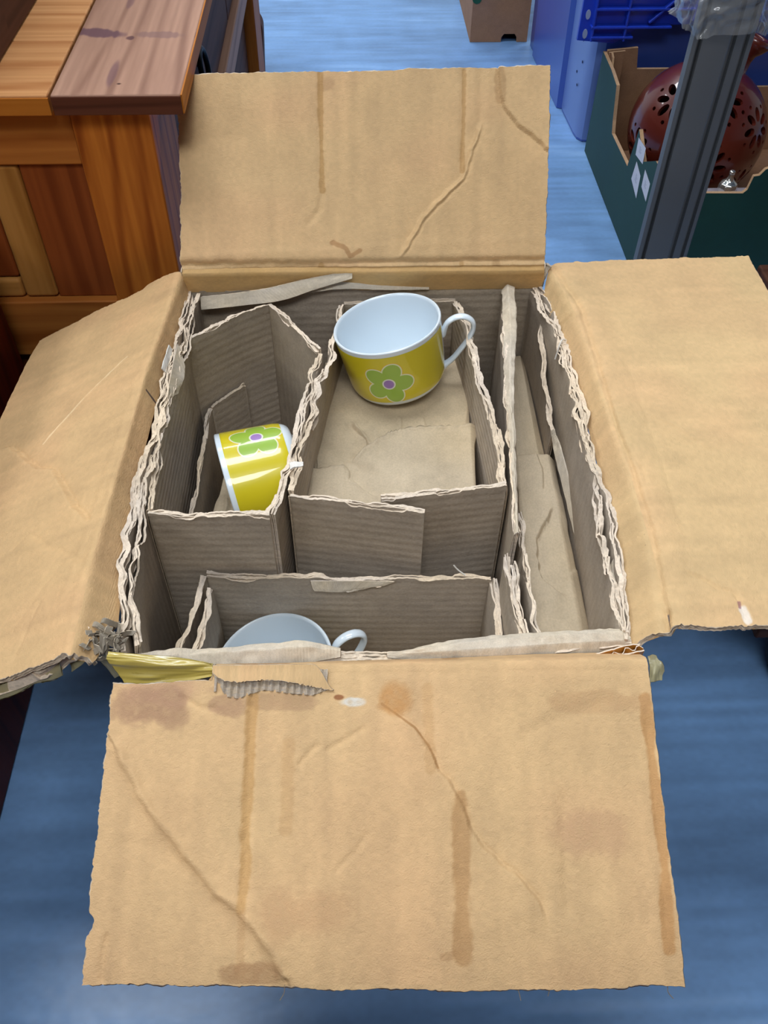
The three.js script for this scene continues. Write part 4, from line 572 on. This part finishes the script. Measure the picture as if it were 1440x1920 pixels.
plank('drawer_front', cab, W.dark, [-0.19, -0.1640], [0.2520, 0.3960], [-1.098, -0.804], 'z', 0.003);
plank('drawer_rail', cab, W.top, [-0.19, -0.1560], [0.2140, 0.2500], [-1.099, -0.331], 'z', 0.002);
plank('back_panel', cab, W.dark, [-0.60, -0.1760], [-0.0113, 0.2140], [-1.099, -0.331], 'z', 0.002);
{ // shaped foot at the far end of the cabinet
  const s = new THREE.Shape(); s.moveTo(-0.215, -0.0113); s.lineTo(-0.1640, -0.0113); s.bezierCurveTo(-0.1625, 0.03, -0.1590, 0.07, -0.1585, 0.095); s.bezierCurveTo(-0.1600, 0.110, -0.1700, 0.112, -0.1705, 0.1206); s.bezierCurveTo(-0.1705, 0.13, -0.1630, 0.135, -0.1620, 0.148); s.lineTo(-0.1600, 0.26); s.lineTo(-0.215, 0.26); s.closePath();
  mesh('shaped_foot', new THREE.ExtrudeGeometry(s, { depth: 0.03, bevelEnabled: true, bevelThickness: 0.002, bevelSize: 0.002, bevelSegments: 2, curveSegments: 16 }).translate(0, 0.002, -1.232), W.dark, cab);
}
{ // dark chest standing on the cabinet top
  const t = thing('wooden_chest', 'dark brown wooden chest standing on top of the pine cabinet', 'chest', [0.0047, 0.0114, 0.0255]);
  plank('side_panel', t, W.dark, [-0.286, -0.2690], [0.4140, 0.70], [-0.86, -0.244], 'z', 0.002); plank('front_panel', t, W.dark, [-0.60, -0.2862], [0.4140, 0.70], [-0.262, -0.2445], 'x', 0.002); plank('back_panel', t, W.dark, [-0.60, -0.2862], [0.4140, 0.70], [-0.86, -0.842], 'x', 0.002); plank('lid', t, W.dark, [-0.61, -0.2660], [0.7002, 0.722], [-0.87, -0.238], 'z', 0.003);
}
{ // red-brown side table at the left edge, made long and solid to darken the floor beside it
  const red = varnish(woodTex([66, 18, 8], [104, 34, 14], 391, 10), 0.35), t = thing('bedside_cabinet', 'dark red-brown wooden cabinet at the left edge, beyond the drooping flap', 'cabinet', [0.003, 0, 0.0265]);
  plank('side_panel', t, red, [-0.325, -0.3050], [0, 0.30], [-0.2220, 0.235], 'y', 0.003); plank('front_panel', t, red, [-0.68, -0.326], [0, 0.30], [0.215, 0.234], 'x', 0.003); plank('back_panel', t, red, [-0.68, -0.326], [0, 0.30], [-0.2215, -0.2025], 'x', 0.003); plank('side_panel', t, red, [-0.70, -0.681], [0, 0.30], [-0.2220, 0.235], 'y', 0.003);
  plank('table_top', t, red, [-0.71, -0.312], [0.3005, 0.322], [-0.2235, 0.245], 'z', 0.003);
}

// ───────────────────────── things on the floor behind ─────────────────────────
const extrude = (pts, depth, o = {}) => { const s = new THREE.Shape(pts.map(([x, y]) => new THREE.Vector2(x, y))); for (const h of o.holes ?? []) s.holes.push(h); return new THREE.ExtrudeGeometry(s, { depth, bevelEnabled: !!o.bevel, bevelThickness: o.bevel ?? 0, bevelSize: o.bevel ?? 0, bevelSegments: 2, curveSegments: 16 }); };
const uvFlat = (g, k = 4) => { const p = g.attributes.position, uv = g.attributes.uv; for (let i = 0; i < p.count; i++) uv.setXY(i, (p.getX(i) + p.getZ(i)) / k * 4, (p.getY(i) + p.getZ(i) * 0.3) / k * 4); return g; };
const brownMap = paper([150, 112, 84], 51, 1), brown = std({ map: brownMap, roughness: 0.9 }), brownEdge = std({ map: paper([176, 142, 108], 53, 1.4) });
{ // plain carton with a hand hole
  const t = thing('brown_carton', 'plain brown carton with a hand hole at its base, on the floor beyond the carton', 'cardboard box', [0, 0, 0]);
  const x0 = 0.2325, x1 = 0.345, y1 = 0.24, nx = 0.309, face = [[x0, 0.0005], [nx - 0.0155, 0.0005], [nx - 0.0150, 0.009], [nx - 0.0105, 0.0152], [nx + 0.0105, 0.0152], [nx + 0.0150, 0.009], [nx + 0.0155, 0.0005], [x1, 0.0005], [x1, y1], [x0, y1]];
  mesh('front_panel', uvFlat(extrude(face, 0.004).translate(0, 0, -1.404)), brown, t);
  mesh('side_panel', uvFlat(extrude([[0, 0.0005], [0.26, 0.0005], [0.26, y1], [0, y1]], 0.004).rotateY(Math.PI / 2).translate(x0, 0, -1.4042)), brown, t); mesh('side_panel', uvFlat(extrude([[0, 0.0005], [0.26, 0.0005], [0.26, y1], [0, y1]], 0.004).rotateY(Math.PI / 2).translate(x1 - 0.004, 0, -1.4042)), brown, t);
  mesh('back_panel', uvFlat(extrude([[x0, 0.0005], [x1, 0.0005], [x1, y1], [x0, y1]], 0.004).translate(0, 0, -1.668)), brown, t);
  mesh('top_flap', new RoundedBoxGeometry(x1 - x0, 0.004, 0.268, 1, 0.001).translate((x0 + x1) / 2, y1 + 0.002, -1.534), brown, t);
  mesh('printed_mark', new THREE.CylinderGeometry(0.009, 0.009, 0.0006, 24).rotateX(Math.PI / 2).translate(0.2400, 0.0785, -1.3997), std({ color: 0x12503c }), t, 'dark green printed mark');
}
{ // blue tote with its ribbed lid hanging down in front
  const t = thing('plastic_tote', 'blue translucent plastic tote with a bright blue ribbed lid hanging open', 'plastic tote', [0, 0, 0]);
  const litBlue = phys({ color: new THREE.Color(0.16, 0.25, 0.56), roughness: 0.35, clearcoat: 0.3, clearcoatRoughness: 0.3 }), deep = phys({ color: new THREE.Color(0.05, 0.10, 0.42), roughness: 0.35, clearcoat: 0.4, clearcoatRoughness: 0.25 }), vivid = phys({ color: new THREE.Color(0.012, 0.05, 0.52), roughness: 0.32, clearcoat: 0.4, clearcoatRoughness: 0.2 });  // near side paler: light through the translucent plastic put into the colour
  // tapered tub: rounded plan lofted from base to rim
  const plan = (k) => { const o = [], L = 0.3680 - 0.006 * k, N = -0.9855 + 0.006 * k, Rr = 0.84, B = -1.392, c = 0.022, c2 = 0.01; o.push([L + c, N], [L + 0.4 * c, N - 0.002], [L + 0.002, N - 0.012], [L - 0.0005, N - 0.03], [L - 0.0045, -1.10], [L - 0.0040, -1.108], [L - 0.0125, -1.112], [L - 0.0185, -1.25], [L - 0.0215, -1.335], [L - 0.0165, -1.34], [L - 0.019, B + c2], [L - 0.013, B], [Rr, B], [Rr, N]); return o; };
  const loft = (i0, i1, y0, y1, m, name, k0 = 0, k1 = 1) => { const a = plan(k0), b = plan(k1), pos = [], uv = [], idx = []; for (let i = i0; i <= i1; i++) for (const [q, y] of [[a, y0], [b, y1]]) { const p = q[i % q.length]; pos.push(p[0], y, p[1]); uv.push(i, y); } for (let i = 0; i < i1 - i0; i++) { const k = i * 2; idx.push(k, k + 1, k + 3, k, k + 3, k + 2); } return mesh(name, toCreasedNormals(geo(pos, uv, [idx]), 0.6), m, t); };
  loft(0, 5, 0.004, 0.33, litBlue, 'side_wall'); loft(5, 14, 0.004, 0.33, deep, 'side_wall');
  { const s = plan(0); mesh('base', extrude(s.map(([x, z]) => [x, -z]), 0.004).rotateX(-Math.PI / 2).translate(0, 0.001, 0), deep, t); }
  mesh('rim', mergeGeometries([new RoundedBoxGeometry(0.50, 0.018, 0.02, 2, 0.004).translate(0.595, 0.333, -0.978), new RoundedBoxGeometry(0.50, 0.018, 0.02, 2, 0.004).translate(0.595, 0.333, -1.388), new RoundedBoxGeometry(0.02, 0.018, 0.40, 2, 0.004).translate(0.352, 0.333, -1.183), new RoundedBoxGeometry(0.02, 0.018, 0.40, 2, 0.004).translate(0.838, 0.333, -1.183)]), deep, t);
  for (const [y, z] of [[0.142, -1.035], [0.115, -1.02], [0.09, -1.045], [0.075, -1.03], [0.125, -1.06], [0.06, -1.04], [0.1, -1.005]].slice(0, 5)) mesh('scuff_mark', new THREE.SphereGeometry(0.0022, 8, 6).scale(0.25, 1, 1.3).translate(0.3640, y, z), std({ color: 0x1b2550 }), t);
  const lidY = 0.335, lid = mesh('lid', extrude([[0.3352, 0.1715], [0.3900, 0.1668], [0.4020, 0.1730], [0.4260, 0.1915], [0.80, 0.1990], [0.80, lidY], [0.3368, lidY]], 0.006, { bevel: 0.001, holes: [] }).translate(0, 0, -0.965), vivid, t, 'bright blue ribbed lid hanging down');
  for (const [x0, x1, y] of [[0.352, 0.80, 0.216], [0.350, 0.47, 0.1915], [0.352, 0.415, 0.1775], [0.352, 0.80, 0.245], [0.352, 0.80, 0.28]]) mesh('rib', new RoundedBoxGeometry(x1 - x0, 0.0035, 0.012, 2, 0.001).translate((x0 + x1) / 2, y, -0.9535), vivid, lid);
  for (const x of [0.3535, 0.402, 0.50, 0.60, 0.70]) mesh('rib', new RoundedBoxGeometry(0.0035, lidY - (x < 0.42 ? 0.172 : 0.2), 0.011, 2, 0.001).translate(x, (lidY + (x < 0.42 ? 0.172 : 0.2)) / 2, -0.9535), vivid, lid);
  mesh('rib', new RoundedBoxGeometry(0.075, 0.0035, 0.011, 2, 0.001).rotateZ(0.75).translate(0.462, 0.223, -0.9535), vivid, lid);
  for (const y of [0.2065, 0.1800]) mesh('lid_slot', new THREE.CylinderGeometry(0.0042, 0.0042, 0.001, 18).scale(0.85, 1, 1.6).rotateX(Math.PI / 2).translate(0.3445, y, -0.9577), std({ color: 0x9aa6c4 }), lid, 'pale oval slot');
}
const green = std({ map: paper([24, 66, 58], 61, 0.7), roughness: 0.62 });
{ // green produce crate
  const t = thing('produce_crate', 'dark green cardboard produce crate with cut-out sides, behind the metal post', 'cardboard crate', [0, 0, 0]);
  const side = (name, pts, place, label) => { const b = mesh(name, uvFlat(place(extrude(pts, 0.0042))), [brown, brownEdge], t, label); b.geometry.clearGroups(); const g = extrude(pts, 0.0042); b.geometry = uvFlat(place(g)); mesh('green_liner', uvFlat(place(extrude(pts, 0.0007).translate(0, 0, 0.0043))), [green, brownEdge], b); return b; };
  // shape x = distance along the side, extruded towards the outside
  const leftP = [[-0.955, 0.001], [-0.607, 0.001], [-0.607, 0.155], [-0.6217, 0.1547], [-0.668, 0.130], [-0.7120, 0.1525], [-0.7266, 0.0935], [-0.8275, 0.0912], [-0.8363, 0.107], [-0.8526, 0.1497], [-0.8946, 0.1547], [-0.955, 0.1565]].map(([z, y]) => [z, y]);
  side('side_panel', leftP, (g) => g.rotateY(-Math.PI / 2).translate(0.381, 0, 0));
  side('side_panel', leftP.map(([z, y]) => [-z, y]).reverse(), (g) => g.rotateY(Math.PI / 2).translate(0.755, 0, 0));
  side('front_panel', [[0.381, 0.001], [0.755, 0.001], [0.755, 0.155], [0.5250, 0.155], [0.5131, 0.1500], [0.5080, 0.1420], [0.5010, 0.1410], [0.4985, 0.1230], [0.4940, 0.1180], [0.4250, 0.1190], [0.4200, 0.150], [0.381, 0.155]], (g) => g.translate(0, 0, -0.6115));
  side('back_panel', [[0.381, 0.001], [0.755, 0.001], [0.755, 0.158], [0.720, 0.158], [0.715, 0.105], [0.6130, 0.105], [0.6000, 0.1100], [0.5920, 0.133], [0.4310, 0.133], [0.4261, 0.164], [0.381, 0.160]].map(([x, y]) => [-x, y]).reverse(), (g) => g.rotateY(Math.PI).translate(0, 0, -0.9480));
  mesh('crate_base', new RoundedBoxGeometry(0.372, 0.004, 0.334, 1, 0.001).translate(0.568, 0.003, -0.78), brown, t);
  mesh('corner_flange', uvFlat(extrude([[0.3815, 0.02], [0.4050, 0.02], [0.4050, 0.163], [0.3815, 0.1605]], 0.003).translate(0, 0, -0.9415)), [brown, brownEdge], t); mesh('corner_flange', uvFlat(extrude([[0, 0.02], [0.028, 0.02], [0.028, 0.120], [0.010, 0.158], [0, 0.161]], 0.003).rotateY(-Math.PI / 2).translate(0.3870, 0, -0.9380)), [brown, brownEdge], t);
  const paperM = std({ map: canvasTex(64, 64, (g) => { g.fillStyle = '#d4d6e2'; g.fillRect(0, 0, 64, 64); g.fillStyle = '#9aa0b4'; for (let i = 0; i < 5; i++) g.fillRect(20, 20 + i * 5, 12 + (i * 7) % 12, 2); }), roughness: 0.6 });
  for (const q of [[[0.1442, -0.7057], [0.1476, -0.6694], [0.1271, -0.6669], [0.1222, -0.7026]], [[0.1179, -0.6919], [0.1121, -0.6642], [0.0825, -0.6597], [0.0907, -0.6971]], [[0.1274, -0.6521], [0.1238, -0.6219], [0.0996, -0.6212], [0.1045, -0.6504]]]) mesh('sticker', geo([...q.flatMap(([y, z]) => [0.3757, y, z]), ...q.flatMap(([y, z]) => [0.3760, y, z])], [0, 1, 1, 1, 1, 0, 0, 0, 0, 1, 1, 1, 1, 0, 0, 0], [[0, 1, 2, 0, 2, 3, 6, 5, 4, 7, 6, 4, 0, 4, 1, 1, 4, 5, 1, 5, 2, 2, 5, 6, 2, 6, 3, 3, 6, 7, 3, 7, 0, 0, 7, 4]]), paperM, t, 'small white sticker');
}
{ // pierced red pottery vase
  const t = thing('pierced_vase', 'glazed red-brown pottery vase pierced with flower-shaped holes, inside the green crate', 'vase', [0.489, 0.1065, -0.80]);
  const red = phys({ color: new THREE.Color(0.105, 0.013, 0.006), roughness: 0.35, clearcoat: 1, clearcoatRoughness: 0.05 });
  const R = 0.0965, axis = V(0.38, 0.92, -0.06).normalize(), up = new THREE.Quaternion().setFromUnitVectors(V(0, 1, 0), axis), prof = [];
  for (let i = 0; i <= 26; i++) { const a = -Math.PI / 2 + i / 26 * (Math.PI - 0.14); prof.push([Math.max(0, R * Math.cos(a)), R * Math.sin(a) * 0.96]); }
  prof.push([0.0125, 0.098], [0.0115, 0.106], [0.0125, 0.114], [0.0185, 0.121], [0.0225, 0.1285], [0.0215, 0.1340], [0.0175, 0.1365], [0.012, 0.134], [0.0085, 0.122], [0.0075, 0.1], [0.012, 0.086]);
  for (let i = 24; i >= 0; i--) { const a = -Math.PI / 2 + i / 26 * (Math.PI - 0.14); prof.push([Math.max(0, (R - 0.005) * Math.cos(a)), (R - 0.005) * Math.sin(a) * 0.96]); }
  const shell = lathe(prof, 64).applyQuaternion(up), cuts = [], dirs = [[-0.60, 0.66, 0.44], [0.60, 0.37, 0.70], [-0.1, -0.05, 0.99], [-0.95, -0.1, 0.28], [0.02, 0.74, 0.66], [0.92, 0.36, -0.05], [0.5, -0.45, 0.74]];
  for (const d of dirs) {
    const n = V(...d).normalize(), q = new THREE.Quaternion().setFromUnitVectors(V(0, 0, 1), n);
    for (let k = 0; k < 7; k++) { const a = k / 7 * 6.2832 + d[0]; cuts.push(new THREE.SphereGeometry(1, 8, 6).scale(0.0100, 0.0052, 0.016).translate(0.0180, 0, R * 0.965).rotateZ(a).applyQuaternion(q)); }
    for (let k = 0; k < 7; k++) { const a = (k + 0.5) / 7 * 6.2832 + d[0]; cuts.push(new THREE.SphereGeometry(1, 7, 5).scale(0.0028, 0.0028, 0.014).translate(0.0300, 0, R * 0.93).rotateZ(a).applyQuaternion(q)); }
  }
  const ev = new Evaluator(); ev.useGroups = false; ev.attributes = ['position', 'normal', 'uv'];
  let b = new Brush(shell); b.updateMatrixWorld();
  for (let i = 0; i < cuts.length; i += 14) { const c = new Brush(mergeGeometries(cuts.slice(i, i + 14))); c.updateMatrixWorld(); b = ev.evaluate(b, c, SUBTRACTION); b.updateMatrixWorld(); }
  mesh('body', b.geometry, red, t);
}
{ // small silver bauble on a grey paper packet in the crate
  const pk = thing('paper_packet', 'grey paper packet lying in the green crate before the vase', 'packet', [0, 0, 0]);
  mesh('paper_wrap', uvFlat(new RoundedBoxGeometry(0.13, 0.078, 0.066, 4, 0.008).translate(0.495, 0.0445, -0.656)), std({ map: paper([150, 142, 150], 71, 1) }), pk);
  const t = thing('silver_bauble', 'small silver glass bauble standing at the front of the green crate', 'bauble', [0.4975, 0.0838, -0.662]), silver = phys({ color: new THREE.Color(0.72, 0.72, 0.68), metalness: 0.9, roughness: 0.16 });
  const pts = smoothProfile([[0, 0], [0.006, 0.0004], [0.0105, 0.005], [0.012, 0.0115], [0.0105, 0.018], [0.006, 0.0225], [0.0035, 0.0275], [0.0032, 0.031]], 40), g = lathe(pts, 40), p = g.attributes.position;
  for (let i = 0; i < p.count; i++) { const a = Math.atan2(p.getZ(i), p.getX(i)), k = 1 + 0.06 * Math.abs(Math.sin(a * 5)) * smooth(0.002, 0.01, p.getY(i)) * smooth(0.025, 0.018, p.getY(i)); p.setXYZ(i, p.getX(i) * k, p.getY(i), p.getZ(i) * k); } g.computeVertexNormals();
  mesh('body', g, silver, t); mesh('cap', lathe([[0, 0.031], [0.0038, 0.031], [0.004, 0.0345], [0.0026, 0.036], [0, 0.0362]], 20), silver, t);
}
{ // grey metal post with film round it
  const t = thing('shelving_unit', 'dark grey metal shelving unit, its grooved post standing before the green crate', 'shelving', [0.3190, 0, -0.45]);
  const steel = phys({ color: new THREE.Color(0.15, 0.16, 0.172), roughness: 0.5, metalness: 0.15, clearcoat: 0.2, clearcoatRoughness: 0.3 });
  const pr = [[0, 0], [0.0040, 0.0004], [0.0052, -0.0070], [0.0078, -0.0070], [0.0086, 0.0016], [0.0100, 0.0022], [0.0340, 0.0022], [0.0354, 0.0014], [0.0366, -0.0075], [0.0410, -0.0075], [0.0422, -0.0022], [0.0500, -0.0022], [0.0512, -0.0090], [0.0540, -0.0090], [0.0550, -0.0030], [0.0590, -0.0034], [0.0604, -0.0060], [0.0640, -0.0300], [0.0640, -0.0480], [0.052, -0.0480], [0.050, -0.0200], [0, -0.0110]];
  const g = extrude(pr.map(([x, z]) => [x, -z]), 1.5).rotateX(-Math.PI / 2).scale(1, 1, 1); const g2 = toCreasedNormals(g, 0.5); mesh('upright', g2, steel, t); mesh('foot_plate', new RoundedBoxGeometry(0.072, 0.004, 0.06, 2, 0.001).translate(0.032, 0.002, -0.023), steel, t);
  mesh('unseen_shelf', new RoundedBoxGeometry(1.25, 0.03, 0.62, 2, 0.003).translate(0.69, 0.66, -0.365), steel, t);  // board out of view, placed overhead to shade the crate and vase
  for (const [x, z] of [[1.25, 0], [1.25, -0.60]]) mesh('upright', g2.clone().translate(x, 0, z), steel, t);
  const film = thing('stretch_film', 'crumpled clear stretch film wound round the grey metal post', 'plastic film', [0.3190, 0, -0.45]);
  const fg = (() => { const n = 120, m = 70, pos = [], uv = [], idx = []; for (let j = 0; j <= m; j++) for (let i = 0; i <= n; i++) { const a = i / n * 6.2832, v = j / m, ca = Math.cos(a), sa = Math.sin(a), e = 0.5, x = Math.sign(ca) * Math.abs(ca) ** e, z = Math.sign(sa) * Math.abs(sa) ** e, k = 0.0022 + 0.006 * noise(i / n * 14, v * 9 + i / n * 3, 3, 14) + 0.006 * Math.abs(noise(i / n * 30, v * 20, 5, 30) - 0.5) * 2 + 0.003 * Math.abs(noise(i / n * 60, v * 44, 6, 60) - 0.5) * 2; pos.push(0.032 + x * (0.034 + k), 0.366 + 0.014 * noise(i / n * 9, 2, 8, 9) * (1 - v) + v * 0.22, -0.023 + z * (0.026 + k)); uv.push(i / n, v); } for (let j = 0; j < m; j++) for (let i = 0; i < n; i++) { const q = j * (n + 1) + i; idx.push(q, q + n + 1, q + 1, q + 1, q + n + 1, q + n + 2); } return geo(pos, uv, [idx]); })();
  mesh('film_sheet', fg, M.film, film);
}
{ // low wheeled dolly and a timber block at the right edge
  const t = thing('wooden_dolly', 'dark wooden dolly on castors at the right edge, under the right flap', 'dolly', [0, 0, 0]);
  for (let i = 0; i < 3; i++) plank('deck_board', t, W.dark, [0.314, 0.70], [0.085, 0.102], [0.044 - (i + 1) * 0.092, 0.044 - i * 0.092 - 0.003], 'x', 0.002);
  plank('bearer', t, W.dark, [0.345, 0.375], [0.0655, 0.0848], [-0.22, 0.035], 'z', 0.002);
  const rubber = std({ color: 0x2a3442, roughness: 0.6 }); for (const z of [0.024, -0.18]) { const c = mesh('castor', mergeGeometries([new THREE.TorusGeometry(0.022, 0.010, 12, 30).rotateY(Math.PI / 2), new THREE.CylinderGeometry(0.018, 0.018, 0.016, 24).rotateZ(Math.PI / 2)].map((g) => g.translate(0.368, 0.0325, z))), rubber, t); for (const x of [0.354, 0.382]) mesh('fork_cheek', new RoundedBoxGeometry(0.003, 0.036, 0.02, 2, 0.001).translate(x, 0.048, z), iron, c); }
  const b = thing('timber_block', 'weathered timber block on the floor at the right edge, before the green crate', 'timber', [0, 0, 0]);
  plank('beam', b, W.dark, [0.478, 0.80], [0.04, 0.10], [-0.475, -0.432], 'x', 0.003); plank('foot_block', b, W.dark, [0.52, 0.60], [0, 0.0398], [-0.475, -0.432], 'x', 0.003); plank('foot_block', b, W.dark, [0.70, 0.78], [0, 0.0398], [-0.475, -0.432], 'x', 0.003);
}
{ // unseen chest-shaped light blocker behind the viewer: it keeps the light of the front panels off the floor before the carton
  const t = thing('unseen_light_blocker', 'unseen dark wooden light blocker behind the viewer, placed to shade the floor before the carton', 'chest', [0, 0, 0]);
  plank('front_panel', t, W.dark, [-0.95, 1.05], [0.0, 0.57], [0.500, 0.520], 'x', 0.003); plank('back_panel', t, W.dark, [-0.95, 1.05], [0.0, 0.57], [1.03, 1.05], 'x', 0.003);
  for (const x of [-0.95, 1.03]) plank('side_panel', t, W.dark, [x, x + 0.02], [0.0, 0.57], [0.5205, 1.0295], 'z', 0.003);
  plank('lid', t, W.dark, [-0.97, 1.07], [0.5705, 0.595], [0.490, 1.06], 'x', 0.004);
}
renderer.render(scene, camera);
